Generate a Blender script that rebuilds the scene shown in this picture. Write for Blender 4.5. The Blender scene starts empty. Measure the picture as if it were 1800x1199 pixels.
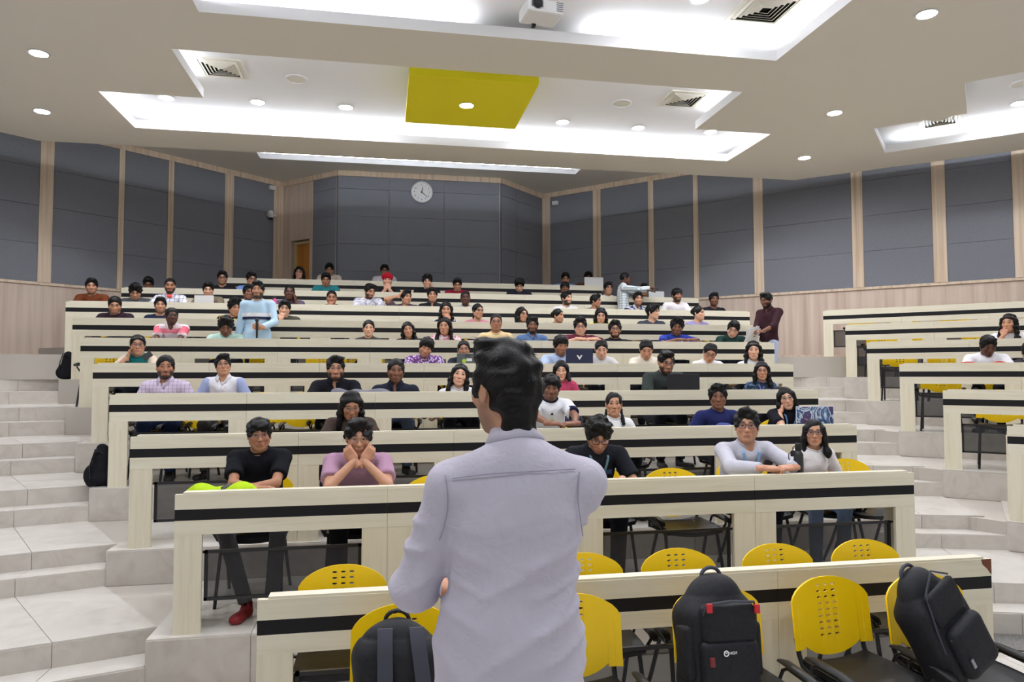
import bpy, bmesh, math, random
import numpy as np
from mathutils import Vector, Matrix
from mathutils.geometry import tessellate_polygon
sc = bpy.context.scene
COL = sc.collection
# ------------------------------------------------------------------ camera, world, exposure
FPX, PITCH, YAW, ROLL, CAMZ = 1237.07, .046274, .179954, -.001589, 1.9543
def cam_axes():
    f = np.array([math.sin(YAW)*math.cos(PITCH), math.cos(YAW)*math.cos(PITCH), math.sin(PITCH)])
    r = np.array([math.cos(YAW), -math.sin(YAW), 0.]); u = np.cross(r, f)
    c, s = math.cos(ROLL), math.sin(ROLL)
    return c*r+s*u, -s*r+c*u, f
CR, CU, CF = cam_axes()
cd = bpy.data.cameras.new('camera'); cam = bpy.data.objects.new('camera', cd); COL.objects.link(cam)
cd.sensor_width = 36; cd.lens = FPX/1800*36; cd.clip_start = .05; cd.clip_end = 100
cam.matrix_world = Matrix(((CR[0], CU[0], -CF[0], 0), (CR[1], CU[1], -CF[1], 0), (CR[2], CU[2], -CF[2], CAMZ), (0, 0, 0, 1)))
sc.camera = cam
w = bpy.data.worlds.new('World'); sc.world = w; w.use_nodes = True
w.node_tree.nodes['Background'].inputs[0].default_value = (.93, .96, 1, 1)
w.node_tree.nodes['Background'].inputs[1].default_value = .28
sc.view_settings.view_transform = 'Standard'; sc.view_settings.look = 'None'
sc.view_settings.exposure = 0.42; sc.view_settings.gamma = 1; sc.view_settings.use_curve_mapping = False
sc.cycles.max_bounces = 6; sc.cycles.diffuse_bounces = 4; sc.cycles.glossy_bounces = 2
sc.cycles.transparent_max_bounces = 8; sc.cycles.transmission_bounces = 2
sc.cycles.caustics_reflective = False; sc.cycles.caustics_refractive = False; sc.cycles.sample_clamp_indirect = 4
DOWN_E, LED_E = 370.0, 64.0            # downlight and cove strip strengths

# ------------------------------------------------------------------ measured layout (metres)
NR = 10
Y0, DY, DESK_H = 3.543, 1.2648, .897
RY = [None]+[Y0+DY*i for i in range(NR)]
RZ = [None, 0, .306, .571, .872, 1.185, 1.530, 1.881, 2.243, 2.625, 3.000]
XL = [None, -.583, -1.298, -1.98, -2.584, -3.21, -3.835, -4.44, -5.05, -4.66, -3.28]
XR = [None, 3.446, 4.012, 4.46, 4.909, 5.393, 5.876, 6.43, 6.88, 6.44, 4.74]
CANZ, UPZ, REARZ = 5.777, 6.08, 6.61
def ray(px, py):
    return ((px-900)/FPX)*CR+((599.5-py)/FPX)*CU+CF
def at(px, py, Y=None, z=None):          # world point of a photo pixel on a plane Y = const or z = const
    d = ray(px, py); t = (z-CAMZ)/d[2] if z is not None else Y/d[1]
    return np.array([0, 0, CAMZ])+d*t
def on_wall(px, py, A, B):
    d = ray(px, py); n = np.array([B[1]-A[1], A[0]-B[0]])
    return np.array([0, 0, CAMZ])+d*(n@np.array(A[:2]))/(n@d[:2])
def mlen(p): return float(np.array(p)@np.array([CF[0], CF[1], CF[2]])-CAMZ*CF[2])   # depth along the view axis

# ------------------------------------------------------------------ materials
def nt(name):
    m = bpy.data.materials.new(name); m.use_nodes = True
    return m, m.node_tree, m.node_tree.nodes, m.node_tree.links, m.node_tree.nodes['Principled BSDF']
def srgb(r, g, b):
    return tuple(((c/255+.055)/1.055)**2.4 if c/255 > .04045 else c/255/12.92 for c in (r, g, b))+(1,)
def plain(name, rgb, rough=.6, metal=0., spec=.5):
    m, t, n, l, p = nt(name); p.inputs['Base Color'].default_value = srgb(*rgb); p.inputs['Roughness'].default_value = rough
    p.inputs['Metallic'].default_value = metal; p.inputs['Specular IOR Level'].default_value = spec
    return m
def emit(name, rgb, s):
    m, t, n, l, p = nt(name); p.inputs['Base Color'].default_value = (1, 1, 1, 1)
    p.inputs['Emission Color'].default_value = srgb(*rgb); p.inputs['Emission Strength'].default_value = s
    return m
def ramp(n, stops):
    r = n.new('ShaderNodeValToRGB'); e = r.color_ramp.elements
    while len(e) < len(stops): e.new(.5)
    for i, (p, c) in enumerate(stops): e[i].position = p; e[i].color = c
    return r
def grain(name, scale, stops, rough=.45, bump=.1, coord='Object', detail=6, nscale=1.0, dist=.6, spec=.4):
    m, t, n, l, p = nt(name)
    tc = n.new('ShaderNodeTexCoord'); mp = n.new('ShaderNodeMapping'); mp.inputs['Scale'].default_value = scale
    oi = n.new('ShaderNodeObjectInfo'); ad = n.new('ShaderNodeVectorMath'); ad.operation = 'ADD'
    ml = n.new('ShaderNodeVectorMath'); ml.operation = 'SCALE'; ml.inputs['Scale'].default_value = 7.3
    cb = n.new('ShaderNodeCombineXYZ')
    for k in range(3): l.new(oi.outputs['Random'], cb.inputs[k])
    l.new(cb.outputs[0], ml.inputs[0]); l.new(tc.outputs[coord], ad.inputs[0]); l.new(ml.outputs[0], ad.inputs[1])
    l.new(ad.outputs[0], mp.inputs[0])
    no = n.new('ShaderNodeTexNoise'); no.inputs['Scale'].default_value = nscale; no.inputs['Detail'].default_value = detail
    no.inputs['Distortion'].default_value = dist; l.new(mp.outputs[0], no.inputs['Vector'])
    r = ramp(n, stops); l.new(no.outputs[0], r.inputs[0]); l.new(r.outputs[0], p.inputs['Base Color'])
    p.inputs['Roughness'].default_value = rough; p.inputs['Specular IOR Level'].default_value = spec
    if bump:
        b = n.new('ShaderNodeBump'); b.inputs['Strength'].default_value = bump; b.inputs['Distance'].default_value = .002
        l.new(no.outputs[0], b.inputs['Height']); l.new(b.outputs[0], p.inputs['Normal'])
    return m
def woodramp(a, b, c): return [(.30, srgb(*a)), (.5, srgb(*b)), (.72, srgb(*c))]
M = {}
M['oak'] = grain('desk_oak', (1.4, 9, 22), woodramp((214, 207, 184), (221, 215, 194), (225, 220, 201)), .42, .05, dist=1.0)
M['oakv'] = grain('desk_oak_upright', (22, 9, 1.4), woodramp((214, 206, 182), (221, 214, 191), (225, 219, 200)), .42, .05, dist=1.0)
M['black'] = plain('black_laminate', (25, 24, 27), .6, spec=.25)
M['wallwood'] = grain('wall_wood', (9, 9, .35), woodramp((188, 167, 150), (208, 189, 173), (217, 201, 188)), .5, .03, dist=.4)
M['postwood'] = grain('post_wood', (16, 16, .5), woodramp((198, 174, 148), (219, 198, 174), (228, 212, 192)), .5, .03, dist=.4)
M['fabric'] = grain('acoustic_fabric', (1, 1, 1), [(.3, srgb(122, 124, 132)), (.7, srgb(135, 137, 146))], .95, .25, nscale=90, spec=.1)
M['tile'] = grain('cream_tile', (1, 1, 1), [(.25, srgb(203, 198, 190)), (.5, srgb(212, 208, 201)), (.75, srgb(217, 214, 209))], .22, 0, nscale=3.5, dist=1.2, spec=.5)
M['riser_shaded'] = grain('shaded_riser_tile', (1, 1, 1), [(.25, srgb(184, 177, 168)), (.5, srgb(196, 190, 181)), (.75, srgb(203, 198, 191))], .35, 0, nscale=5, dist=1.5)  # cream tile again, with the shade of upright faces put into the colour
M['grout'] = plain('grout', (184, 178, 169), .85)
M['granite'] = grain('speckled_granite', (1, 1, 1), [(.4, srgb(70, 70, 70)), (.6, srgb(140, 138, 134))], .4, 0, nscale=160, detail=2)
M['ceil'] = plain('ceiling_paint', (226, 221, 211), .9, spec=.1)
M['ceilw'] = plain('cove_paint', (242, 242, 244), .9, spec=.1)
M['yellowpaint'] = plain('yellow_paint', (236, 222, 8), .7)
M['yellow'] = plain('yellow_plastic', (250, 207, 8), .35)
M['blackmetal'] = plain('black_metal', (26, 26, 28), .4)
M['blackpad'] = plain('black_vinyl', (24, 24, 27), .42, spec=.3)
M['greypad'] = plain('grey_arm_pad', (120, 122, 132), .35)
M['white'] = plain('white_plastic', (235, 235, 236), .45)
M['dark'] = plain('dark_plastic', (22, 22, 26), .4)
M['door'] = grain('door_wood', (12, 12, .6), woodramp((168, 106, 40), (190, 124, 52), (204, 140, 66)), .4, .03)
M['doorframe'] = plain('door_frame', (200, 176, 128), .5)
M['downlight'] = emit('downlight_glow', (247, 248, 255), DOWN_E)
M['led'] = emit('led_strip_glow', (240, 246, 255), LED_E)
M['led2'] = emit('led_strip_glow_soft', (240, 246, 255), LED_E*.6)
def perforated():
    m, t, n, l, p = nt('perforated_mesh'); p.inputs['Base Color'].default_value = srgb(34, 33, 37); p.inputs['Roughness'].default_value = .7
    tr = n.new('ShaderNodeBsdfTransparent'); mx = n.new('ShaderNodeMixShader'); mx.inputs[0].default_value = .22
    l.new(p.outputs[0], mx.inputs[1]); l.new(tr.outputs[0], mx.inputs[2]); l.new(mx.outputs[0], n['Material Output'].inputs[0])
    return m
M['mesh'] = perforated()

# ------------------------------------------------------------------ mesh helpers
class MB:
    """collects verts/faces, builds ONE mesh object"""
    def __init__(s): s.v = []; s.f = []; s.mi = []
    def add(s, vs, fs, mi=0):
        o = len(s.v); s.v += [tuple(map(float, q)) for q in vs]; s.f += [tuple(i+o for i in f) for f in fs]; s.mi += [mi]*len(fs)
    def box(s, a, b, mi=0, R=None, t=(0, 0, 0)):
        x0, y0, z0 = a; x1, y1, z1 = b
        vs = [(x0, y0, z0), (x1, y0, z0), (x1, y1, z0), (x0, y1, z0), (x0, y0, z1), (x1, y0, z1), (x1, y1, z1), (x0, y1, z1)]
        if R is not None: vs = [tuple(np.array(R)@np.array(q)+np.array(t)) for q in vs]
        s.add(vs, [(0, 3, 2, 1), (4, 5, 6, 7), (0, 1, 5, 4), (1, 2, 6, 5), (2, 3, 7, 6), (3, 0, 4, 7)], mi)
    def prism(s, poly, z0, z1, mi=0):          # vertical prism over a plan polygon (counter-clockwise)
        n = len(poly); area = sum(poly[i][0]*poly[(i+1) % n][1]-poly[(i+1) % n][0]*poly[i][1] for i in range(n))
        if area < 0: poly = poly[::-1]
        vs = [(p[0], p[1], z0) for p in poly]+[(p[0], p[1], z1) for p in poly]
        s.add(vs, [tuple(range(n-1, -1, -1)), tuple(range(n, 2*n))]+[(i, (i+1) % n, n+(i+1) % n, n+i) for i in range(n)], mi)
    def hexa(s, q0, q1, mi=0):                 # two quads, corner by corner
        s.add(list(q0)+list(q1), [(0, 3, 2, 1), (4, 5, 6, 7), (0, 1, 5, 4), (1, 2, 6, 5), (2, 3, 7, 6), (3, 0, 4, 7)], mi)
    def tube(s, pts, r, n=8, mi=0, cap=True, closed=False, flat=None):
        P = [np.array(p, float) for p in pts]; k = len(P); rs = r if hasattr(r, '__len__') else [r]*k
        T = []
        for i in range(k):
            a = P[i-1] if (i > 0 or closed) else P[i]; b = P[(i+1) % k] if (i < k-1 or closed) else P[i]
            T.append((b-a)/(np.linalg.norm(b-a)+1e-9))
        u = np.cross(T[0], [0, 0, 1]);
        if np.linalg.norm(u) < .1: u = np.cross(T[0], [1, 0, 0])
        u /= np.linalg.norm(u); vs = []
        for i in range(k):
            u = u-T[i]*(u@T[i]); u /= np.linalg.norm(u)+1e-9; w_ = np.cross(T[i], u)
            for j in range(n):
                a = 2*math.pi*j/n; q = u*math.cos(a)*rs[i]+w_*math.sin(a)*rs[i]*(flat or 1)
                vs.append(P[i]+q)
        fs = [(i*n+j, i*n+(j+1) % n, ((i+1) % k)*n+(j+1) % n, ((i+1) % k)*n+j) for i in range(k if closed else k-1) for j in range(n)]
        if cap and not closed: fs += [tuple(range(n-1, -1, -1)), tuple((k-1)*n+j for j in range(n))]
        s.add(vs, fs, mi)
    def lathe(s, prof, n=20, c=(0, 0, 0), mi=0, axis='z', R=None):
        vs = []; k = len(prof)
        for r, z in prof:
            for j in range(n):
                a = 2*math.pi*j/n; q = (r*math.cos(a), r*math.sin(a), z)
                if axis == 'y': q = (q[0], -q[2], q[1])
                if R is not None: q = tuple(np.array(R)@np.array(q))
                vs.append((q[0]+c[0], q[1]+c[1], q[2]+c[2]))
        fs = [(i*n+j, i*n+(j+1) % n, (i+1)*n+(j+1) % n, (i+1)*n+j) for i in range(k-1) for j in range(n)]
        fs += [tuple(range(n-1, -1, -1)), tuple((k-1)*n+j for j in range(n))]
        s.add(vs, fs, mi)
    def ellipsoid(s, c, r, n=12, m=8, R=None, mi=0):
        vs = []; fs = []
        for i in range(m+1):
            t = math.pi*i/m
            for j in range(n):
                a = 2*math.pi*j/n; q = np.array([r[0]*math.sin(t)*math.cos(a), r[1]*math.sin(t)*math.sin(a), r[2]*math.cos(t)])
                if R is not None: q = R@q
                vs.append(q+np.array(c))
        for i in range(m):
            for j in range(n): fs.append((i*n+j, (i+1)*n+j, (i+1)*n+(j+1) % n, i*n+(j+1) % n))
        s.add(vs, fs, mi)
    def mesh(s, name, mats, smooth=False, bevel=0):
        me = bpy.data.meshes.new(name); me.from_pydata(s.v, [], s.f)
        for m in (mats if isinstance(mats, (list, tuple)) else [mats]): me.materials.append(m)
        if len(me.materials) > 1: me.polygons.foreach_set('material_index', s.mi)
        if smooth:
            me.polygons.foreach_set('use_smooth', [True]*len(me.polygons))
            if smooth != 'all':
                try: me.set_sharp_from_angle(angle=math.radians(38))
                except Exception: pass
        me.update(); return me
    def build(s, name, mats, parent=None, smooth=False, bevel=0, **props):
        me = s.mesh(name, mats, smooth); o = bpy.data.objects.new(name, me); COL.objects.link(o)
        if parent is not None: o.parent = parent
        if bevel:
            md = o.modifiers.new('bevel', 'BEVEL'); md.width = bevel; md.segments = 2; md.limit_method = 'ANGLE'
        for k, v_ in props.items(): o[k] = v_
        return o
def structure(o): o['kind'] = 'structure'; return o
def empty(name, loc, rz=0, label=None, cat=None, group=None):
    o = bpy.data.objects.new(name, None); COL.objects.link(o); o.location = loc; o.rotation_euler = (0, 0, rz); o.empty_display_size = .1
    return tag(o, label, cat, group)
def tag(o, label=None, cat=None, group=None):
    if label: o['label'] = label
    if cat: o['category'] = cat
    if group: o['group'] = group
    return o
def link(name, me, parent=None, loc=(0, 0, 0), rot=None):
    o = bpy.data.objects.new(name, me); COL.objects.link(o); o.parent = parent; o.location = loc
    if rot: o.rotation_euler = rot
    return o
def copy_tree(src, parent=None):
    c = src.copy(); COL.objects.link(c); c.parent = parent
    for ch in list(src.children): copy_tree(ch, c)
    return c
def tiles(parent, P, nu, nv, mat, t=.008, gap=.004, seed=0, name='tile'):
    """split a quad P0..P3 (P0->P1 = u, P0->P3 = v) into single tiles, each an object, standing t proud along its normal"""
    P = [np.array(q, float) for q in P]; nrm = np.cross(P[1]-P[0], P[3]-P[0]); nrm /= np.linalg.norm(nrm)
    lu, lv = np.linalg.norm(P[1]-P[0]), np.linalg.norm(P[3]-P[0])
    B = lambda u, v: (1-u)*(1-v)*P[0]+u*(1-v)*P[1]+u*v*P[2]+(1-u)*v*P[3]
    rnd = random.Random(seed)
    for i in range(nu):
        for j in range(nv):
            u0, u1 = i/nu+gap/lu/2, (i+1)/nu-gap/lu/2; v0, v1 = j/nv+gap/lv/2, (j+1)/nv-gap/lv/2
            q = [B(u0, v0), B(u1, v0), B(u1, v1), B(u0, v1)]; h = t+rnd.uniform(-.0008, .0008)
            m = MB(); m.hexa(q, [p+nrm*h for p in q]); m.build(name, mat, parent)

# ------------------------------------------------------------------ stepped floor
A17, A43 = math.radians(17), math.radians(43)
def ldir(a): return np.array([-math.cos(a), -math.sin(a)])
def rdir(a): return np.array([math.cos(a), -math.sin(a)])
AISLE = 1.15
def aisle_pts(r, side):
    """half-step front line and upper-tread front line of the aisle beside row r"""
    x = XL[r]-.14 if side < 0 else XR[r]+.14; d = ldir(A17) if side < 0 else rdir(A17)
    h0 = np.array([x, RY[r]-.055]); i0 = np.array([x-.0*side, RY[r]+.185])
    return h0, h0+d*AISLE, i0, i0+d*AISLE*1.0
def wing_corner(r, side):
    return aisle_pts(r, side)[1]
def c3(p, z): return np.array([p[0], p[1], z])
m = MB(); m.prism([(-16, -2), (18, -2), (18, 12), (-16, 12)], -.2, -.01)
floor0 = structure(m.build('floor', M['grout']))
TILE_L = .78
def cnt(a, b, L=TILE_L): return max(1, round(np.linalg.norm(np.array(b)-np.array(a))/L))
for i, x in enumerate(np.arange(-2.2, 7.0, .8)):
    for j, (ya, yb, mm) in enumerate([(.2, 1.0, 'tile'), (1.0, 1.8, 'tile'), (1.8, 2.6, 'tile'), (2.6, 3.4, 'tile'), (3.4, 4.25, 'tile')]):
        m_ = MB(); m_.box((x+.002, ya+.002, -.012), (x+.798, yb-.002, -.001)); m_.build('tile', M['tile'], floor0)
for s in (-1, 1):     # dark speckled strip in front of the lowest aisle step
    h0, h1, i0, i1 = aisle_pts(2, s); d = np.array([0, -.34])
    q = [c3(h0+d, 0), c3(h1+d, 0), c3(h1, 0), c3(h0, 0)]
    if s < 0: q = [q[1], q[0], q[3], q[2]]
    m_ = MB(); m_.hexa([p-np.array([0, 0, .003]) for p in q], [p+np.array([0, 0, .004]) for p in q]); m_.build('granite_strip', M['granite'], floor0)
for r in range(2, NR+1):
    zl, zh = RZ[r-1], RZ[r]; zm = (zl+zh)/2; nr_ = min(r+1, NR)
    m = MB(); yb = RY[r]+DY+.35 if r < NR else 17.8
    ext = .14 if r < 9 else .4
    m.prism([(XL[r]-ext, RY[r]-.045), (XR[r]+ext, RY[r]-.045), (XR[r]+ext, yb), (XL[r]-ext, yb)], zl-.02, zh)
    if r <= 8:
        for s in (-1, 1):
            h0, h1, i0, i1 = aisle_pts(r, s)
            back = np.array([0, DY+.45])
            far = (ldir if s < 0 else rdir)(A43); wc = h1; we = wc+far*6.5; nb = np.array([-far[1]*s*-1, 0])
            nrm = np.array([math.sin(A43)*s, math.cos(A43)])
            m.prism([i0, i1, i1+back+np.array([s*.35, 0]), i0+back-np.array([s*.4, 0])], zl-.02, zh-.001)
            m.prism([h0-np.array([s*.01, 0]), h1, h1+np.array([0, .4]), h0+np.array([-s*.01, .4])], zl-.02, zm)
            dep = DY+.35 if r < 8 else 3.2
            m.prism([i1-np.array([s*.15, 0]), wc+nrm*.15, wc+nrm*dep, i1+back+np.array([s*.3, 0])], zl-.02, zh-.004)
            m.prism([wc, we, we+nrm*dep, wc+nrm*dep*1.0+np.array([0, .25]), wc+np.array([-s*.25, .5])], zl-.02, zh-.002)
        if r == 8:      # landing behind the wings, up to the side walls
            m.prism([(-9.5, 10.5), (-4.5, 11.2), (-2, 12.5), (-2, 18), (-9.5, 18)], zl, zh-.001)
            m.prism([(11.5, 10.5), (6.5, 11.2), (4, 12.5), (4, 18), (11.5, 18)], zl, zh-.001)
    if r == 9:
        for s, q in ((-1, [(-4.9, 11.55+2.1), (-6.83, 15.43), (-3, 18.5), (-3, 13.4)]), (1, [(6.7, 13.65), (8.63, 15.43), (5, 18.5), (5, 13.4)])):
            m.prism(q, zl, zh)
            d = np.array([s*.3, -.3])
            m.prism([np.array(q[0])+d, np.array(q[1])+d, q[1], q[0]], zl, zm)
    fl = structure(m.build('floor', M['grout']))
    if r <= 8:
        for s in (-1, 1):
            h0, h1, i0, i1 = aisle_pts(r, s); n = 2
            def quad(a, b, c, d, n_u, mat, n_v=1, sd=0):
                q = [a, b, c, d]
                if s < 0: q = [b, a, d, c]
                tiles(fl, q, n_u, n_v, mat, seed=sd)
            quad(c3(h0, zl), c3(h1, zl), c3(h1, zm), c3(h0, zm), n, M['riser_shaded'], sd=r)
            quad(c3(h0, zm), c3(h1, zm), c3(i1, zm), c3(i0, zm), n, M['tile'], sd=r+20)
            quad(c3(i0, zm), c3(i1, zm), c3(i1, zh), c3(i0, zh), n, M['riser_shaded'], sd=r+40)
            k0, k1 = aisle_pts(min(r+1, 8), s)[:2] if r < 8 else (i0+[0, 1.2], i1+[s*.2, 1.2])
            if r < 8: quad(c3(i0, zh), c3(i1, zh), c3(k1, zh), c3(k0, zh), n, M['tile'], 2, sd=r+60)
            else: quad(c3(i0, zh), c3(i1, zh), c3(k1, zh), c3(k0, zh), n, M['tile'], 2, sd=r+60)
            far = (ldir if s < 0 else rdir)(A43); wc = h1; nrm = np.array([math.sin(A43)*s, math.cos(A43)])
            nw = 6 if s > 0 else 2; we = wc+far*.66*nw
            quad(c3(wc, zl), c3(we, zl), c3(we, zh), c3(wc, zh), nw, M['riser_shaded'], sd=r+80)
            quad(c3(wc, zh), c3(we, zh), c3(we+nrm*(DY-.01), zh), c3(wc+nrm*(DY-.01), zh), nw, M['tile'], 2, sd=r+90)
    if r <= 5:
        a, b = (XL[r]-.14, RY[r]-.045), (XR[r]+.14, RY[r]-.045); n = cnt(a, b, .62)
        tiles(fl, [c3(a, zl), c3(b, zl), c3(b, zh), c3(a, zh)], n, 1, M['riser_shaded'], seed=r+3)
        tiles(fl, [c3(a, zh), c3(b, zh), (b[0], b[1]+DY-.01, zh), (a[0], a[1]+DY-.01, zh)], n, 2, M['tile'], seed=r+7)
    if r >= 9:
        a, b = (XL[r]-.4, RY[r]-.045), (XR[r]+.4, RY[r]-.045); n = cnt(a, b, .62)
        tiles(fl, [c3(a, zl), c3(b, zl), c3(b, zh), c3(a, zh)], n, 1, M['riser_shaded'], seed=r+3)
# speaker's low stage, under the lecturer and the photographer
m = MB(); m.prism([(-3.5, -1.5), (5.5, -1.5), (5.5, 2.45), (-3.5, 2.45)], -.01, .28)
stage = structure(m.build('floor', M['tile']))

# ------------------------------------------------------------------ walls
LA, LD = np.array([-2.454, 17.676]), np.array([-.754, -.657])
RA, RD = np.array([4.024, 17.70]), np.array([.717, -.697])
BL, BR = np.array([-1.056, 16.402]), np.array([2.714, 16.402])
LB, RB = LA+LD*13, RA+RD*13
PBZ, TRZ = 3.66, 6.49        # bottom of the fabric panels, bottom of the top trim
def wall(name, A, D, L, sgn, post_list, z_floor, panel_bottom, rows, base=True, tname='panel'):
    """one straight wall: wood backing, top and bottom trim, posts, fabric panels in rows between posts; sgn = side the room lies on"""
    N = np.array([-D[1], D[0]])*sgn
    R = np.array([[D[0], N[0], 0], [D[1], N[1], 0], [0, 0, 1]])
    w = empty(name, (A[0], A[1], 0)); w.rotation_euler = (0, 0, 0); structure(w)
    def bx(nm, s0, s1, z0, z1, d0, d1, mat):
        m = MB(); vs = []
        m.box((s0, d0, z0), (s1, d1, z1), R=R)
        if np.linalg.det(R) < 0: m.f = [f[::-1] for f in m.f]
        return m.build(nm, mat, w)
    bx('backing', -.05, L, z_floor-.3, REARZ+.1, -.18, 0, M['wallwood'])
    bx('top_trim', 0, L, TRZ, REARZ, 0, .05, M['postwood'])
    if panel_bottom > z_floor+.3:
        bx('panel_rail', 0, L, panel_bottom-.05, panel_bottom, 0, .035, M['postwood'])
    if base: bx('baseboard', 0, L, z_floor, z_floor+.085, 0, .02, M['postwood'])
    edges = [0]+[e for s, wd in post_list for e in (s-wd/2, s+wd/2)]+[L]
    for s, wd in post_list:
      if wd > .02: bx('post', s-wd/2, s+wd/2, panel_bottom if panel_bottom > z_floor+.3 else z_floor, TRZ, 0, .05, M['postwood'])
    zs = [panel_bottom]+rows+[TRZ]; rnd = random.Random(len(name))
    for i in range(0, len(edges)-1, 2):
        a, b = edges[i], edges[i+1]
        if b-a < .1: continue
        for z0, z1 in zip(zs[:-1], zs[1:]):
            bx(tname, a+.002, b-.002, z0+.003, z1-.003, 0, .03+rnd.uniform(-.002, .003), M['fabric'])
    return w, R
PR = [4.37, 5.08, 5.79]
k = 1.0936
lw, LR = wall('wall_left', LA, LD, 13, 1, [(.13, .26), (1.40, .21), (2.72, .11), (3.71, .1), (5.03, .22), (6.2, .1), (7.4, .2), (8.8, .12), (10.2, .2)], 2.243, PBZ, PR)
rw, RR = wall('wall_right', RA, RD, 13, -1, [(.13, .26), (1.60, .21), (3.02, .13), (4.10, .11), (5.48, .2), (7.41, .2), (8.81, .22), (10.05, .2), (11.3, .15)], 2.243, PBZ, PR)
# back wall bay: two slanted facets and the centre
wall('wall_back', BL, np.array([1., 0]), BR[0]-BL[0], -1, [(1.15, .004), (2.42, .004)], 3.0, 3.0, [3.7, 4.3, 4.93, 5.57, 6.2], base=False)
fd = (BL-LA); fl_ = np.linalg.norm(fd); fd = fd/fl_
fr = (RA-BR); frl = np.linalg.norm(fr); fr = fr/frl
wall('wall_back', BR, fr, frl, -1, [(.62, .004)], 3.0, 3.0, [3.7, 4.3, 4.93, 5.57, 6.2], base=False)
# left facet: wood panel with the door, then fabric
N_ = np.array([fd[1], -fd[0]]); FR = np.array([[fd[0], N_[0], 0], [fd[1], N_[1], 0], [0, 0, 1]])
def facet_s(px, py): P = on_wall(px, py, LA, BL); return float((P[:2]-LA)@fd), float(P[2])
s_a, _ = facet_s(550, 400); sd0, zd = facet_s(511, 424); sd1, _ = facet_s(544, 421)
w_ = empty('wall_back', (LA[0], LA[1], 0)); structure(w_)
def fb(nm, s0, s1, z0, z1, d0, d1, mat, par=None):
    m = MB(); m.box((s0, d0, z0), (s1, d1, z1), R=FR)
    if np.linalg.det(FR) < 0: m.f = [f[::-1] for f in m.f]
    return m.build(nm, mat, par or w_)
fb('backing', 0, fl_, 2.5, REARZ+.1, -.4, -.25, M['wallwood'])
fb('wood_panel', 0, sd0, 2.9, REARZ, -.25, 0, M['wallwood']); fb('wood_panel', sd0, sd1, zd, REARZ, -.25, 0, M['wallwood'])
fb('wood_panel', sd1, s_a-.03, 2.9, REARZ, -.25, 0, M['wallwood'])
fb('post', s_a-.03, s_a+.03, 3, TRZ, -.25, .02, M['postwood']); fb('top_trim', 0, fl_, TRZ, REARZ, 0, .05, M['postwood'])
fb('backing', s_a+.03, fl_, 2.5, REARZ, -.25, 0, M['wallwood'])
zs = [3.0, 3.7, 4.3, 4.93, 5.57, 6.2, TRZ]
for z0, z1 in zip(zs[:-1], zs[1:]): fb('panel', s_a+.03, fl_-.002, z0+.003, z1-.003, 0, .03, M['fabric'])
dr = empty('door_1', (LA[0], LA[1], 0)); structure(dr)
fb('door_leaf', sd0+.12, sd1-.03, 3.0, zd-.09, -.16, -.11, M['door'], dr)
fb('door_frame', sd0+.04, sd0+.12, 3.0, zd-.03, -.2, -.06, M['doorframe'], dr); fb('door_frame', sd0+.12, sd1-.03, zd-.09, zd-.03, -.2, -.06, M['doorframe'], dr)

# ------------------------------------------------------------------ ceilings
def plate(poly, holes, z0, z1, name, mat, inner=None):
    """horizontal slab with polygonal openings"""
    m = MB(); loops = [poly]+holes; flat = [p for L in loops for p in L]
    tri = tessellate_polygon([[Vector((p[0], p[1], 0)) for p in L] for L in loops])
    n = len(flat); lo = []; hi = []
    for t in tri:
        a, b, c = (flat[i] for i in t)
        ccw = (b[0]-a[0])*(c[1]-a[1])-(b[1]-a[1])*(c[0]-a[0]) > 0
        t = tuple(t) if ccw else tuple(t[::-1]); lo.append(t[::-1]); hi.append(tuple(i+n for i in t))
    m.add([(p[0], p[1], z0) for p in flat]+[(p[0], p[1], z1) for p in flat], lo+hi)
    o = 0
    for li, L in enumerate(loops):
        kk = len(L); m.add([(p[0], p[1], z0) for p in L]+[(p[0], p[1], z1) for p in L], [(i, (i+1) % kk, kk+(i+1) % kk, kk+i) for i in range(kk)], 0 if li == 0 else 1)
    return m.build(name, [mat, inner or mat])
s_ = 1.2743
hA = [(-1.95, 7.735), (4.70, 7.735), (4.70, 1.2), (-1.95, 1.2)]
hB = [(p[0]*s_, p[1]*s_) for p in [(-1.95, 6.825), (-1.95, 8.0), (-3.0, 8.0), (-3.0, 9.13), (4.76, 9.13), (4.76, 7.985), (3.75, 7.985), (3.75, 6.825)]]
C1 = np.array([6.71, 8.41])*s_; cu = np.array([.737, -.676]); cn = np.array([-.676, -.737])
C2 = np.array([5.90, 7.58])*s_; C4 = np.array([5.90, 6.20])*s_; C3 = np.array([6.63, 6.95])*s_
hC = [tuple(p) for p in (C1, C2, C3, C4, C4+cu*7, C1+cu*8)]
HX = .94*s_/1.0-.0
hD = [(2*1.16-p[0], p[1]) for p in hC]
outer = [(-5.58, 12.57), (7.98, 12.57), (7.98+.754*11, 12.57-.657*11), (16.3, -1.5), (-14, -1.5), (-5.58-.754*11, 12.57-.657*11)]
can = structure(plate(outer, [hA, hB, hC, hD], CANZ, CANZ+.13, 'ceiling', M['ceil'], M['ceilw']))
m = MB(); ins = [(-5.4, 12.45), (7.8, 12.45), (7.8+.754*11, 12.45-.657*11), (16.2, -1.5), (-14, -1.5), (-5.4-.754*11, 12.45-.657*11)]
m.prism(ins, UPZ, UPZ+.06); structure(m.build('ceiling', M['ceilw']))
slot = [(-2.66, 15.3), (4.38, 15.3), (4.38, 15.73), (-2.66, 15.73)]
structure(plate([(-13, 8), (15, 8), (15, 19), (-13, 19)], [slot], REARZ, REARZ+.12, 'ceiling', M['ceil'], M['ceilw']))
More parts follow.
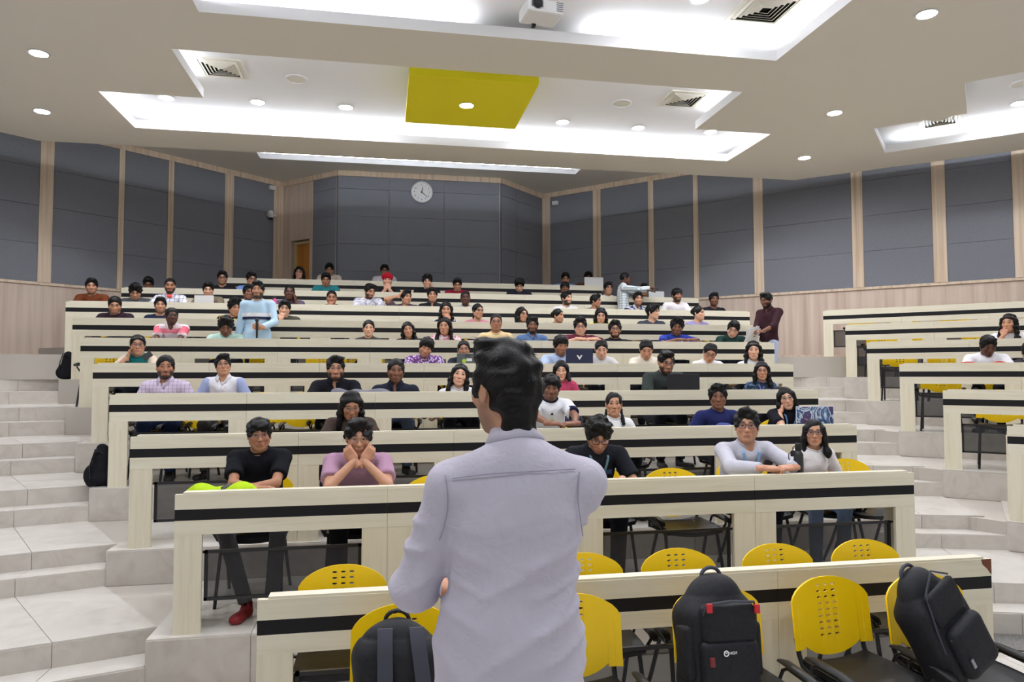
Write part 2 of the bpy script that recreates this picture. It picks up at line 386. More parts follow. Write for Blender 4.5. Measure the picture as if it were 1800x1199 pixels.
m = MB(); m.box((-2.9, 15.0, REARZ+.30), (4.6, 16.1, REARZ+.33)); m.box((-2.9, 16.05, REARZ+.1), (4.6, 16.1, REARZ+.3)); m.box((-2.9, 15.0, REARZ+.1), (4.6, 15.05, REARZ+.3))
structure(m.build('ceiling', M['ceilw']))
def led(p0, p1, z, mat='led', off=.14):
    p0, p1 = np.array(p0), np.array(p1); m = MB(); m.tube([c3(p0, z), c3(p1, z)], .012, 6); m.build('led_strip', M[mat], can)
zt = CANZ+.13+.02
led((-1.9, 7.735+.16), (.9, 7.735+.16), zt); led((2.4, 7.735+.16), (4.7, 7.735+.16), zt); led((4.70+.16, 2), (4.70+.16, 7.7), zt, 'led2'); led((-1.95-.16, 2), (-1.95-.16, 7.7), zt, 'led2')
bY = 9.13*s_+.16
led((-3.0*s_, bY), (4.76*s_, bY), zt)
led((-1.95*s_-.16, 6.9*s_), (-1.95*s_-.16, 7.9*s_), zt, 'led2'); led((3.75*s_+.16, 6.9*s_), (3.75*s_+.16, 7.9*s_), zt, 'led2')
led((-3.0*s_-.16, 8.1*s_), (-3.0*s_-.16, 9.0*s_), zt, 'led2'); led((4.76*s_+.16, 8.1*s_), (4.76*s_+.16, 9.0*s_), zt, 'led2')
e = C1-cn*.16; led(e+cu*.2, e+cu*6, zt); e2 = C4+cn*.16; led(e2, e2+cu*.8, zt, 'led2')
mD = lambda p: (2*1.16-p[0], p[1]); led(mD(e+cu*.2), mD(e+cu*6), zt)
led((-2.6, 15.85), (4.3, 15.85), REARZ+.15)

# ceiling fixtures
def downlight(p, z, label, mat=None):
    o = empty('downlight', (p[0], p[1], z), label=label, cat='ceiling light', group='round ceiling downlights')
    m = MB(); m.lathe([(.108, 0), (.118, -.004), (.118, -.010), (.096, -.012), (.094, -.004)], 24); m.build('rim', M['white'], o, smooth=True)
    m = MB(); m.lathe([(.094, -.003), (.094, -.007), (.06, -.009), (.001, -.009)], 24); m.build('lens', M['downlight'], o, smooth=True)
    return o
DL = [((68, 93), CANZ, 'round downlight nearest the upper edge at the far left of the grey ceiling'),
      ((74, 195), CANZ, 'round downlight second from the front at the left of the grey ceiling'),
      ((1629, 24), CANZ, 'round downlight nearest the upper edge at the right of the grey ceiling'),
      ((1467, 198), CANZ, 'middle one of the three round downlights in the grey ceiling at right'),
      ((1414, 277), CANZ, 'round downlight closest to the right wall panels in the grey ceiling'),
      ((292, 171), UPZ, 'round downlight half hidden by the notch at the left end of the middle recess'),
      ((453, 179), UPZ, 'round downlight below the left air vent in the middle recess'),
      ((608, 188), UPZ, 'round downlight between left air vent and yellow panel in the recess'),
      ((989, 214), UPZ, 'first round downlight to the right of the yellow ceiling panel'),
      ((1122, 224), UPZ, 'round downlight below the right air vent in the middle recess'),
      ((1249, 231), UPZ, 'round downlight half hidden by the notch at the right end of the middle recess'),
      ((1230, -3), UPZ, 'round downlight beside the big square vent in the front recess'),
      ((1791, 181), UPZ, 'round downlight in the angled recess at the right edge')]
for (px, z, lb) in DL: downlight(at(px[0], px[1], z=z), z, lb)
for i, (x, y) in enumerate([(-3.0, 4.6), (-2.6, 1.2), (5.6, 3.2), (6.6, 1.0), (-4.5, 6.2), (8.6, 4.6), (9.0, 7.6), (-.7, -.3), (1.9, -.3)]):  # last two added, unseen, to bring out shirt folds on the lecturer's back
    downlight((x, y), CANZ, f'round downlight out of view in the grey ceiling, {["first", "second", "third", "fourth", "fifth", "sixth", "seventh", "eighth", "ninth"][i]} towards the front of the hall')
for i, (x, y) in enumerate([(-.9, 3.6), (3.6, 3.6), (-.9, 5.4), (1.35, 2.6), (1.35, 4.4)]):
    downlight((x, y), UPZ, f'round downlight out of view, {["first", "second", "third", "fourth", "fifth"][i]} in the big front ceiling recess')
# yellow hanging panel
yz = 5.70; q = 1.249
yp = empty('ceiling_panel', (1.12, 9.6, yz), label='square yellow panel hung in the middle ceiling recess', cat='ceiling panel')
m = MB(); x0, x1, y0_, y1_ = .23*q-1.12, 1.565*q-1.12, 7.015*q-9.6, 8.37*q-9.6
m.box((x0, y0_, 0), (x1, y1_, .105)); m.build('panel_box', M['yellowpaint'], yp, bevel=.004)
for sx in (x0+.25, x1-.25):
    for sy in (y0_+.25, y1_-.25):
        m = MB(); m.tube([(sx, sy, .1), (sx, sy, UPZ-yz)], .012, 8); m.build('hanger_rod', M['white'], yp)
pl = at(820, 185, z=yz); m = MB(); m.lathe([(.1, 0), (.11, -.006), (.094, -.010), (.09, -.003)], 24, c=(pl[0]-1.12, pl[1]-9.6, 0)); rm = m.build('light_rim', M['white'], yp, smooth=True)
m = MB(); m.lathe([(.09, -.002), (.09, -.007), (.05, -.009), (.001, -.009)], 24, c=(pl[0]-1.12, pl[1]-9.6, 0)); m.build('light_lens', M['downlight'], rm, smooth=True)
# square air diffusers
M['vent'] = plain('vent_metal', (226, 222, 208), .5)
def diffuser(x, y, rz, label, size=.6, z=UPZ):
    o = empty('air_vent', (x, y, z), rz, label, 'air vent', 'square ceiling air vents')
    h = size/2
    m = MB()
    for k4 in range(4):
        a = k4*math.pi/2; R = np.array([[math.cos(a), -math.sin(a), 0], [math.sin(a), math.cos(a), 0], [0, 0, 1]])
        q0 = [(-h, -h, 0), (h, -h, 0), (h-.05, -h+.05, -.0), (-h+.05, -h+.05, -.0)]
        m.hexa([R@np.array(p)+np.array([0, 0, -.016]) for p in q0], [R@np.array(p) for p in q0])
    m.build('vent_frame', M['vent'], o)
    m = MB(); m.box((-h+.04, -h+.04, -.002), (h-.04, h-.04, .0)); m.build('vent_back', M['dark'], o)
    for j in range(5):
        e0 = h-.055-j*.046; m = MB()
        for k4 in range(4):
            a = k4*math.pi/2; R = np.array([[math.cos(a), -math.sin(a), 0], [math.sin(a), math.cos(a), 0], [0, 0, 1]])
            q0 = [(-e0, -e0, -.004), (e0, -e0, -.004), (e0-.034, -e0+.034, -.030), (-e0+.034, -e0+.034, -.030)]
            m.hexa([R@np.array(p) for p in q0], [R@(np.array(p)+np.array([0, 0, -.003])) for p in q0])
        m.build('vent_blade', M['vent'], o)
    return o
p = at(389, 119, z=UPZ); diffuser(p[0], p[1], 0, 'square air vent at the left end of the middle ceiling recess')
p = at(1201, 174, z=UPZ); diffuser(p[0], p[1], 0, 'square air vent at the right end of the middle ceiling recess')
p = at(1345, 14, z=UPZ); diffuser(p[0], p[1], 0, 'big square air vent in the right corner of the front recess', .66)
p = at(1652, 211, z=UPZ); diffuser(p[0], p[1], -A43, 'air vent half hidden in the angled recess at right')
def speaker(p, label):
    o = empty('ceiling_speaker', (p[0], p[1], UPZ), 0, label, 'speaker', 'round ceiling speakers')
    m = MB(); m.lathe([(.15, 0), (.15, -.014), (.132, -.018), (.13, -.008)], 28); m.build('speaker_rim', M['white'], o, smooth=True)
    m = MB(); m.lathe([(.131, -.006), (.131, -.010), (.07, -.013), (.001, -.014)], 28); m.build('speaker_grille', M['vent'], o, smooth=True)
speaker(at(521, 138, z=UPZ), 'round white ceiling speaker to the left of the yellow panel')
speaker(at(1093, 181, z=UPZ), 'round white ceiling speaker to the right of the yellow panel')
speaker(at(1797, 146, z=UPZ), 'round white ceiling speaker cut by the right picture edge')
# projector
P = at(951, 22, Y=6.75)
pr = empty('projector', (P[0], P[1], P[2]), .12, 'white projector hanging below the front ceiling recess', 'projector')
m = MB(); m.box((-.19, -.15, -.07), (.19, .15, .06)); m.build('body', M['white'], pr, bevel=.02)
m = MB(); m.lathe([(.045, 0), (.05, .02), (.042, .03), (.036, .02), (.001, .015)], 20, c=(-.09, -.15, 0), axis='y'); m.build('lens', [M['dark']], pr, smooth=True)
m = MB(); m.box((-.15, -.155, -.03), (-.03, -.149, .045)); m.build('lens_panel', M['greypad'], pr)
for i in range(5):
    m = MB(); m.box((.11, -.153, -.045+i*.02), (.18, -.149, -.037+i*.02)); m.build('vent_slot', M['greypad'], pr)
m = MB(); m.tube([(0, 0, .06), (0, 0, UPZ-P[2])], .022, 10); m.build('ceiling_pole', M['white'], pr)
m = MB(); m.box((-.06, .1, -.095), (-.02, .15, -.07)); m.build('foot', M['dark'], pr)

# clock
P = at(741.5, 338, Y=16.35)
ck = empty('wall_clock', tuple(P), 0, 'round cream wall clock with dark hands high on the back wall', 'clock')
M['cream'] = plain('clock_cream', (226, 222, 186), .5)
m = MB(); m.lathe([(.235, -.03), (.25, -.01), (.25, .02), (.225, .03), (.22, .015)], 32, axis='y'); m.build('rim', M['white'], ck, smooth=True)
m = MB(); m.lathe([(.225, -.02), (.222, .014), (.001, .015)], 32, axis='y'); m.build('dial', M['cream'], ck)
M['clockink'] = plain('clock_ink', (92, 88, 66), .6)
for nm, ang, L, wd in (('hour_hand', 11, .12, .014), ('minute_hand', 132, .18, .009)):
    a = math.radians(ang); d = np.array([math.sin(a), 0, math.cos(a)]); e = np.array([math.cos(a), 0, -math.sin(a)]); m = MB()
    q0 = [-d*.03-e*wd, -d*.03+e*wd, d*L+e*wd*.5, d*L-e*wd*.5]
    m.hexa([v+np.array([0, -.02, 0]) for v in q0], [v+np.array([0, -.024, 0]) for v in q0]); m.build(nm, M['clockink'], ck)
m = MB(); m.lathe([(.018, .015), (.018, .028), (.001, .03)], 12, axis='y'); m.build('hub', M['clockink'], ck)
for h in range(1, 13):
    tcu = bpy.data.curves.new('numeral', 'FONT'); tcu.body = str(h); tcu.size = .058; tcu.align_x = 'CENTER'; tcu.align_y = 'CENTER'; tcu.extrude = .001
    t0_ = bpy.data.objects.new('numeral', tcu); nm_ = bpy.data.meshes.new_from_object(t0_); bpy.data.objects.remove(t0_); to = link('numeral', nm_, ck); nm_.materials.append(M['clockink'])
    a = math.radians(h*30); to.location = (.175*math.sin(a), -.017, .175*math.cos(a)); to.rotation_euler = (math.pi/2, 0, 0)
# wall boxes and dome camera
def wallbox(px, py, A, D, Rm, label):
    B = A+D*3; P = on_wall(px, py, A, B); N = Rm[:, 1]; c = P+N*.06
    o = empty('wall_sensor', tuple(c), math.atan2(D[1], D[0]), label, 'sensor', 'small white boxes high on the side walls')
    m = MB(); m.box((-.075, -.04, -.05), (.075, .04, .05)); m.build('housing', M['white'], o, bevel=.008)
    m = MB(); m.box((-.03, -.045, -.012), (.03, .045, .012)); m.build('sensor_window', M['vent'], o)
wallbox(476, 331, LA, LD, LR, 'small white box high on the left wall above the camera')
wallbox(978, 358, RA, RD, RR, 'small white box high on the right wall near the back corner')
P = on_wall(470, 379, LA, LB); N = LR[:, 1]; c = P+N*.1
cc = empty('security_camera', tuple(c), math.atan2(LD[1], LD[0]), 'white bracket security camera with a dark lens on the left wall', 'camera')
m = MB(); m.lathe([(.055, -.1), (.055, -.06), (.05, 0), (.03, .03), (.001, .035)], 16, c=(.02, 0, .04), axis='y'); m.build('mount', M['white'], cc, smooth=True)
m = MB(); m.box((-.16, -.05, -.03), (.05, .05, .03)); m.build('arm', M['white'], cc, bevel=.01)
m = MB(); m.lathe([(.062, .0), (.064, -.03), (.001, -.03)], 16, c=(-.04, 0, -.03)); m.lathe([(.001, .02), (.062, .015), (.062, 0)], 16, c=(-.04, 0, -.03)); m.build('collar', M['white'], cc, smooth=True)
m = MB(); m.ellipsoid((-.03, 0, -.065), (.055, .055, .055)); m.build('dome', M['dark'], cc, smooth='all')
# ------------------------------------------------------------------ desks
ORD = ['', 'first', 'second', 'third', 'fourth', 'fifth', 'sixth', 'seventh', 'eighth', 'ninth', 'tenth', 'eleventh']
DM = {}
def desk_meshes(w, e0, e1):
    """parts of one two-seat desk, width w; e0/e1: the ledge stops short at a row end"""
    key = (round(w, 3), e0, e1)
    if key in DM: return DM[key]
    H = DESK_H; P = []
    def part(name, mat, boxes, par=None):
        m = MB()
        for b in boxes: m.box(*b)
        P.append((name, m.mesh(name, M[mat]), par))
    part('front_panel', 'oak', [((.001, 0, H-.108), (w-.001, .03, H-.012)), ((.001, 0, H-.268), (w-.001, .03, H-.178))])
    part('stripe', 'black', [((.001, .003, H-.178), (w-.001, .03, H-.108))])
    part('ledge', 'oak', [((.05 if e0 else .0005, .004, H-.012), (w-.05 if e1 else w-.0005, .075, H))])
    part('desktop', 'oak', [((.01, .03, H-.122), (w-.01, .335, H-.097))])
    LW = .166
    part('leg', 'oakv', [((.001, .001, 0), (LW, .028, H-.268)), ((.001, .028, 0), (.021, .32, H-.122))])
    part('leg', 'oakv', [((w-LW, .001, 0), (w-.001, .028, H-.268)), ((w-.021, .028, 0), (w-.001, .32, H-.122))])
    m = MB(); a, b = LW+.004, w-LW-.004; z0, z1 = .195, .515; y = .055
    m.box((a, y, z1-.02), (b, y+.018, z1)); m.box((a, y, z0), (b, y+.018, z0+.02)); m.box((a, y, z0), (a+.02, y+.018, z1)); m.box((b-.02, y, z0), (b, y+.018, z1))
    m.box((LW-.02, y+.002, z1-.018), (a, y+.016, z1-.004)); m.box((b, y+.002, z1-.018), (w-LW+.02, y+.016, z1-.004))
    P.append(('screen_frame', m.mesh('screen_frame', M['blackmetal']), None))
    m = MB(); m.add([(a, y+.009, z0), (b, y+.009, z0), (b, y+.009, z1), (a, y+.009, z1)], [(0, 1, 2, 3)])
    P.append(('screen_mesh', m.mesh('screen_mesh', M['mesh']), 'screen_frame'))
    DM[key] = P; return P
def desk(x, y, z, w, rz, label, group, e0=False, e1=False):
    o = empty('desk', (x, y, z), rz, label, 'desk', group); made = {}
    for nm, me, par in desk_meshes(w, e0, e1):
        made[nm] = link(nm, me, made.get(par, o))
    return o
NU = [None, 3, 4, 5, 6, 7, 8, 8, 9, 9, 6]
for r in range(1, NR+1):
    W = XR[r]-XL[r]; n = NU[r]; u = W/n
    for i in range(n):
        pos = 'at the left end' if i == 0 else 'at the right end' if i == n-1 else ORD[i+1]+' from the left'
        lb = f'pale oak two-seat desk with black stripe, {pos} of the {ORD[r]} row'
        d = desk(XL[r]+i*u, RY[r], RZ[r], u, 0, lb, f'pale oak desks in the {ORD[r]} row', i == 0, i == n-1)
        if r == 1 and i == n-1:      # worn laminate corner of the front row
            M['bare'] = plain('bare_board', (112, 66, 42), .8)
            m = MB(); zt = DESK_H-.012; q = [(u-.004, zt), (u-.07, zt), (u-.06, zt-.03), (u-.03, zt-.055), (u-.012, zt-.08), (u-.004, zt-.085)]
            m.add([(a, -.002, b) for a, b in q]+[(a, .001, b) for a, b in q], [tuple(range(6)), tuple(range(11, 5, -1))]+[(i_, i_+6, (i_+1) % 6+6, (i_+1) % 6) for i_ in range(6)])
            ch = m.build('bare_patch', M['bare'], d); ch['label'] = 'bare brown patch where the laminate corner is chipped'
for r in range(3, 9):
    c = wing_corner(r, 1); d = rdir(A43); nrm = np.array([math.sin(A43), math.cos(A43)])
    n = {3: 1, 4: 2, 5: 3, 6: 3, 7: 4, 8: 4}[r]; u = 1.3
    for i in range(n):
        p = c+d*(.03+u*i)+nrm*.045
        pos = ['beside the right aisle', 'next to the aisle-side one', 'third from the right aisle', 'fourth from the right aisle'][i]
        desk(p[0], p[1], RZ[r], u, -A43, f'pale oak desk of the angled right block, {ORD[r]} row, {pos}', f'angled right-hand desks in the {ORD[r]} row', i == 0, False)

# ------------------------------------------------------------------ chairs
def backrest_mesh():
    m = MB(); W = .238; th = .012
    top = lambda u: .385-.085*(abs(u)/W)**2.3-(.02*max(0, (abs(u)-.2)/.038)**2 if abs(u) > .2 else 0)
    def bot(u):
        a = abs(u)
        return .045 if a >= .172 else .06*(a/.172)**2.4
    br = [-.238, -.222, -.2, -.1721, -.1719, -.14, -.105, -.069, -.024, .024, .069, .105, .14, .1719, .1721, .2, .222, .238]
    yy = lambda u, v: -.55*u*u+.10*(.385-v)*0-.06*max(0, .1-v)**1.0
    fr = []; bk = []
    for a, b in zip(br[:-1], br[1:]):
        if abs(b-a) < .001: continue
        outer_ = [(a, bot(a)), (b, bot(b)), (b, top(b)), (a, top(a))]; holes = []
        if b-a > .044 and abs((a+b)/2) < .06:
            cx = (a+b)/2
            for k_ in range(9):
                cz = .345-.031*k_-.0
                holes.append([(cx+.0145*math.cos(t), cz+.0062*math.sin(t)) for t in [i*math.pi/4 for i in range(8)]])
        loops = [outer_]+holes; flat = [p for L in loops for p in L]
        tri = tessellate_polygon([[Vector((p[0], p[1], 0)) for p in L] for L in loops])
        F = []
        for t in tri:
            A, B, C = (flat[i] for i in t); s = (B[0]-A[0])*(C[1]-A[1])-(B[1]-A[1])*(C[0]-A[0])
            F.append(tuple(t) if s > 0 else tuple(t[::-1]))
        n = len(flat)
        vs = [(p[0], yy(*p), p[1]) for p in flat]+[(p[0], yy(*p)+th, p[1]) for p in flat]
        fs = F+[tuple(i+n for i in f[::-1]) for f in F]
        o = 4
        for L in holes:
            k_ = len(L); fs += [(o+i, o+(i+1) % k_, o+(i+1) % k_+n, o+i+n) for i in range(k_)]; o += k_
        fs += [(3, 2, n+2, n+3), (1, 0, n, n+1)]
        if a == br[0]: fs.append((0, 3, n+3, n))
        if b == br[-1]: fs.append((2, 1, n+1, n+2))
        m.add(vs, fs)
    for s in (-1, 1):      # sleeves the frame tubes run into
        m.tube([(s*.203, -.008, .047), (s*.203, -.006, .26)], .019, 8)
    bm = bmesh.new(); me = m.mesh('backrest', M['yellow'], False); bm.from_mesh(me); bmesh.ops.remove_doubles(bm, verts=bm.verts, dist=1e-5); bm.to_mesh(me); bm.free()
    me.polygons.foreach_set('use_smooth', [True]*len(me.polygons)); me.set_sharp_from_angle(angle=math.radians(40)); me.update()
    return me
def rot_x(a): return np.array([[1, 0, 0], [0, math.cos(a), -math.sin(a)], [0, math.sin(a), math.cos(a)]])
CHM = []
def chair_meshes():
    if CHM: return CHM
    CHM.append(('backrest', backrest_mesh(), (0, .215, .505), (math.radians(-7), 0, 0)))
    m = MB(); P = 7; g = []
    for i in range(P):
        for j in range(P):
            u = -1+2*i/(P-1); v = -1+2*j/(P-1)
            e = .012*(u*u)-.02*max(0, -v-.55)**1.5*2
            g.append((u*.215*(1-.06*max(0, v)), v*.21, .495+e-.012*(1-u*u)))
    f = [(i*P+j, (i+1)*P+j, (i+1)*P+j+1, i*P+j+1) for i in range(P-1) for j in range(P-1)]
    m.add(g, f); m.add([(a, b, c-.03) for a, b, c in g], [q[::-1] for q in f])
    rim = [j for j in range(P)]+[i*P+P-1 for i in range(1, P)]+[(P-1)*P+j for j in range(P-2, -1, -1)]+[i*P for i in range(P-2, 0, -1)]
    k_ = len(rim); m.add([g[i] for i in rim]+[(g[i][0], g[i][1], g[i][2]-.03) for i in rim], [(i, i+k_, (i+1) % k_+k_, (i+1) % k_) for i in range(k_)])
    CHM.append(('seat', m.mesh('seat', M['blackpad'], 'all'), (0, 0, 0), None))
    m = MB()
    for s in (-1, 1): m.tube([(s*.203, .236, .60), (s*.203, .215, .52), (s*.203, .19, .475), (s*.203, .12, .458), (s*.203, -.16, .458)], .0125, 8)
    m.tube([(-.203, -.15, .455), (.203, -.15, .455)], .011, 8); m.tube([(-.203, .14, .455), (.203, .14, .455)], .011, 8)
    CHM.append(('frame', m.mesh('frame', M['blackmetal'], True), (0, 0, 0), None))
    for s in (-1, 1):
        m = MB(); m.tube([(s*.203, -.13, .46), (s*.215, -.2, .2), (s*.225, -.235, .004)], .0125, 8); CHM.append(('leg', m.mesh('leg', M['blackmetal'], True), (0, 0, 0), None))
        m = MB(); m.tube([(s*.203, .02, .46), (s*.215, .14, .2), (s*.225, .25, .004)], .0125, 8); CHM.append(('leg', m.mesh('leg', M['blackmetal'], True), (0, 0, 0), None))
    for s in (-1, 1):
        m = MB(); m.tube([(s*.203, .08, .46), (s*.25, .08, .47), (s*.258, .06, .525), (s*.258, .02, .548), (s*.258, -.16, .543), (s*.256, -.18, .525), (s*.225, -.16, .46)], .009, 8)
        m.mi = [0]*len(m.f)
        m.tube([(s*.26, .09, .560), (s*.26, .04, .568), (s*.26, -.13, .566), (s*.26, -.21, .553), (s*.26, -.235, .535)], [.016, .025, .026, .025, .013], 10, mi=1, flat=.5)
        CHM.append(('armrest', m.mesh('armrest', [M['blackmetal'], M['blackpad']], True), (0, 0, 0), None))
    return CHM
NCH = [0]
def chair(x, y, z, rz, label, group='yellow-backed lecture chairs', arms=True):
    o = empty('chair', (x, y, z), rz, label, 'chair', group)
    for nm, me, loc, rot in chair_meshes():
        if nm == 'armrest' and not arms: continue
        link(nm, me, o, loc, rot)
    return o
# chairs standing in front of the first desk row, facing the lecturer
for px, dy, rz, lb in [(706, 0, -.05, 'yellow chair in front of first desk row, under the backpack showing its straps'),
                       (1008, 0, 0, 'yellow chair in front of first desk row, half hidden by the lecturer'),
                       (1264, .0, .04, 'yellow chair in front of first desk row, under the backpack with red pulls'),
                       (1478, .04, .12, 'bare yellow chair in front of first desk row between two backpacks'),
                       (1632, .0, .05, 'yellow chair in front of first desk row, under the slumped dark backpack')]:
    p = at(px, 1060, Y=3.31); o = chair(p[0], 3.10+dy, 0, rz, lb, 'yellow chairs in front of the first desk row')
    FRONT = globals().setdefault('FRONT', []); FRONT.append((p[0], 3.10+dy, rz))
# empty chairs tucked in behind the desks
def tucked(r, px, py, lb, off=.30, rz=0):
    p = at(px, py, Y=RY[r]+off+.23); return chair(p[0], RY[r]+off, RZ[r], rz, lb)
for px, lb in [(603, 'empty yellow chair behind the left desk of the first row'), (812, 'yellow chair behind the first row, peeping past the lecturer\'s elbow'),
               (1026, 'yellow chair behind the first row, right beside the lecturer\'s back'), (1192, 'yellow chair behind first row, above the backpack with red pulls'),
               (1366, 'empty yellow chair behind first row in front of the double wooden leg'), (1520, 'empty yellow chair behind the right end of the first row')]:
    tucked(1, px, 1000, lb)
tucked(2, 768, 850, 'yellow chair tucked behind second row at the lecturer\'s left shoulder')
tucked(2, 1180, 835, 'empty yellow chair behind second row beside the man in a grey sweatshirt', .33)
tucked(4, 348, 690, 'yellow chair between the checked-shirt man and the blue-sleeved man', .42)
tucked(4, 460, 690, 'yellow chair right of the blue-sleeved man in the fourth row', .40)
tucked(4, 530, 690, 'yellow chair left of the bearded man in a black polo', .40)
tucked(6, 194, 620, 'yellow chair at the left end of the sixth row', .40)
tucked(6, 470, 620, 'yellow chair in the sixth row beside the man holding a microphone', .30)
tucked(6, 568, 620, 'yellow chair in the sixth row above the bearded man in black', .40)
tucked(6, 618, 620, 'yellow chair in the sixth row left of the dark olive top', .40)
for r, lst in {3: [.65], 4: [.55, 1.3], 5: [.45, 1.1], 6: [.4, 1.0], 7: [.5, 1.2, 1.9, 2.6], 8: [.6, 1.3, 2.1]}.items():
    c = wing_corner(r, 1); d = rdir(A43); nrm = np.array([math.sin(A43), math.cos(A43)])
    for i, s in enumerate(lst):
        p = c+d*(.03+s)+nrm*(.045+(.34 if r != 4 else .42))
        pos = ['closest to the right aisle', 'second from the right aisle', 'third from the right aisle', 'fourth from the right aisle'][i]
        chair(p[0], p[1], RZ[r], -A43, f'empty yellow chair in the angled right block, {ORD[r]} row, {pos}', 'empty yellow chairs in the angled right block')

tucked(2, 1487, 840, 'yellow chair behind the right end of the second row carrying a black bag', .62)
# ------------------------------------------------------------------ implicit surfaces for people and bags
def _len(v): return np.sqrt((v*v).sum(-1))
class SDF:
    """blend of tapered capsules, ellipsoids and boxes sampled on a grid, polygonised with surface nets"""
    def __init__(s, lo, hi, h):
        s.lo = np.array(lo, float); s.h = h; s.n = np.maximum(4, np.ceil((np.array(hi)-s.lo)/h).astype(int)+1)
        s.ax = [s.lo[i]+h*np.arange(s.n[i]) for i in range(3)]; s.D = np.full(s.n, 1.0, np.float32)
    def sub(s, lo, hi):
        a = np.clip(np.floor((np.array(lo)-s.lo)/s.h).astype(int), 0, s.n); b = np.clip(np.ceil((np.array(hi)-s.lo)/s.h).astype(int)+1, 0, s.n)
        sl = tuple(slice(int(a[i]), int(b[i])) for i in range(3))
        if any(b[i] <= a[i] for i in range(3)): return None, None
        g = np.stack(np.meshgrid(*[s.ax[i][sl[i]] for i in range(3)], indexing='ij'), -1).astype(np.float32)
        return sl, g
    def mix(s, sl, d, k, mode):
        A = s.D[sl]
        if mode == 'sub':
            if k > 0:
                hh = np.clip(.5-.5*(A+d)/k, 0, 1); s.D[sl] = A*(1-hh)-d*hh+k*hh*(1-hh)
            else: s.D[sl] = np.maximum(A, -d)
        else:
            if k > 0:
                hh = np.clip(.5+.5*(A-d)/k, 0, 1); s.D[sl] = A*(1-hh)+d*hh-k*hh*(1-hh)
            else: s.D[sl] = np.minimum(A, d)
    def cap(s, a, b, ra, rb=None, k=.02, mode='add', cut=None, sc=None):
        """tapered capsule; cut = (0|1 list) flat ends; sc = per-axis stretch about the segment"""
        rb = ra if rb is None else rb; a = np.array(a, float); b = np.array(b, float); R = max(ra, rb)*(max(sc) if sc is not None else 1)+k+2*s.h
        sl, g = s.sub(np.minimum(a, b)-R, np.maximum(a, b)+R)
        if sl is None: return
        if sc is not None: q = np.array(sc, np.float32); g = g/q; a2, b2 = a/q, b/q
        else: a2, b2 = a, b
        ab = b2-a2; L = ab@ab+1e-12; t = np.clip(((g-a2.astype(np.float32))@ab.astype(np.float32))/L, 0, 1)
        d = _len(g-a2.astype(np.float32)-t[..., None]*ab.astype(np.float32))-(ra+(rb-ra)*t)
        if sc is not None: d = d*min(sc)
        if cut:
            u = (ab/math.sqrt(L)).astype(np.float32)
            if 1 in cut: d = np.maximum(d, (g-b2.astype(np.float32))@u)
            if 0 in cut: d = np.maximum(d, -((g-a2.astype(np.float32))@u))
        s.mix(sl, d, k, mode)
    def ell(s, c, r, k=.02, mode='add', R=None):
        c = np.array(c, float); r = np.array(r, float); ex = r if R is None else np.abs(R)@r
        sl, g = s.sub(c-ex-k-2*s.h, c+ex+k+2*s.h)
        if sl is None: return
        p = g-c.astype(np.float32)
        if R is not None: p = p@R.astype(np.float32)
        k0 = _len(p/r.astype(np.float32)); k1 = _len(p/(r*r).astype(np.float32))+1e-9
        s.mix(sl, k0*(k0-1)/k1, k, mode)
    def box(s, c, hs, rad=.02, k=.02, mode='add', R=None):
        c = np.array(c, float); hs = np.array(hs, float); ex = hs if R is None else np.abs(R)@hs
        sl, g = s.sub(c-ex-k-2*s.h, c+ex+k+2*s.h)
        if sl is None: return
        p = g-c.astype(np.float32)
        if R is not None: p = p@R.astype(np.float32)
        q = np.abs(p)-(hs-rad).astype(np.float32)
        d = _len(np.maximum(q, 0))+np.minimum(q.max(-1), 0)-rad
        s.mix(sl, d, k, mode)
    def half(s, p, n):      # keep the side where (x-p).n < 0
        sl, g = s.sub(s.lo-1, s.lo+s.h*s.n+1); n = np.array(n, float); n = n/np.linalg.norm(n)
        s.D[sl] = np.maximum(s.D[sl], (g-np.array(p, np.float32))@n.astype(np.float32))
    def warp(s, fn):        # add a displacement field
        g = np.stack(np.meshgrid(*s.ax, indexing='ij'), -1).astype(np.float32); s.D += fn(g).astype(np.float32)
    def nets(s):
        D = s.D; D = np.pad(D, 1, constant_values=1.0); S = D < 0; n = np.array(D.shape)
        lo = s.lo-s.h
        c = [S[i:n[0]-1+i, j:n[1]-1+j, k:n[2]-1+k] for i in (0, 1) for j in (0, 1) for k in (0, 1)]
        cnt = sum(x.astype(np.int8) for x in c); act = (cnt > 0) & (cnt < 8); ids = np.argwhere(act)
        if len(ids) == 0: return np.zeros((0, 3)), np.zeros((0, 4), int)
        idx = np.full(act.shape, -1, np.int64); idx[tuple(ids.T)] = np.arange(len(ids))
        acc = np.zeros((len(ids), 3)); w_ = np.zeros(len(ids))
        off = np.array([(i, j, k) for i in (0, 1) for j in (0, 1) for k in (0, 1)])
        V = np.stack([D[tuple((ids+o).T)] for o in off], 1)
        for a in range(8):
            for b in range(a+1, 8):
                if np.abs(off[a]-off[b]).sum() != 1: continue
                va, vb = V[:, a], V[:, b]; m_ = (va < 0) != (vb < 0); t = np.where(m_, va/(va-vb+1e-12), 0)
                acc += m_[:, None]*(off[a]+t[:, None]*(off[b]-off[a])); w_ += m_
        P = lo+(ids+acc/w_[:, None])*s.h
        F = []
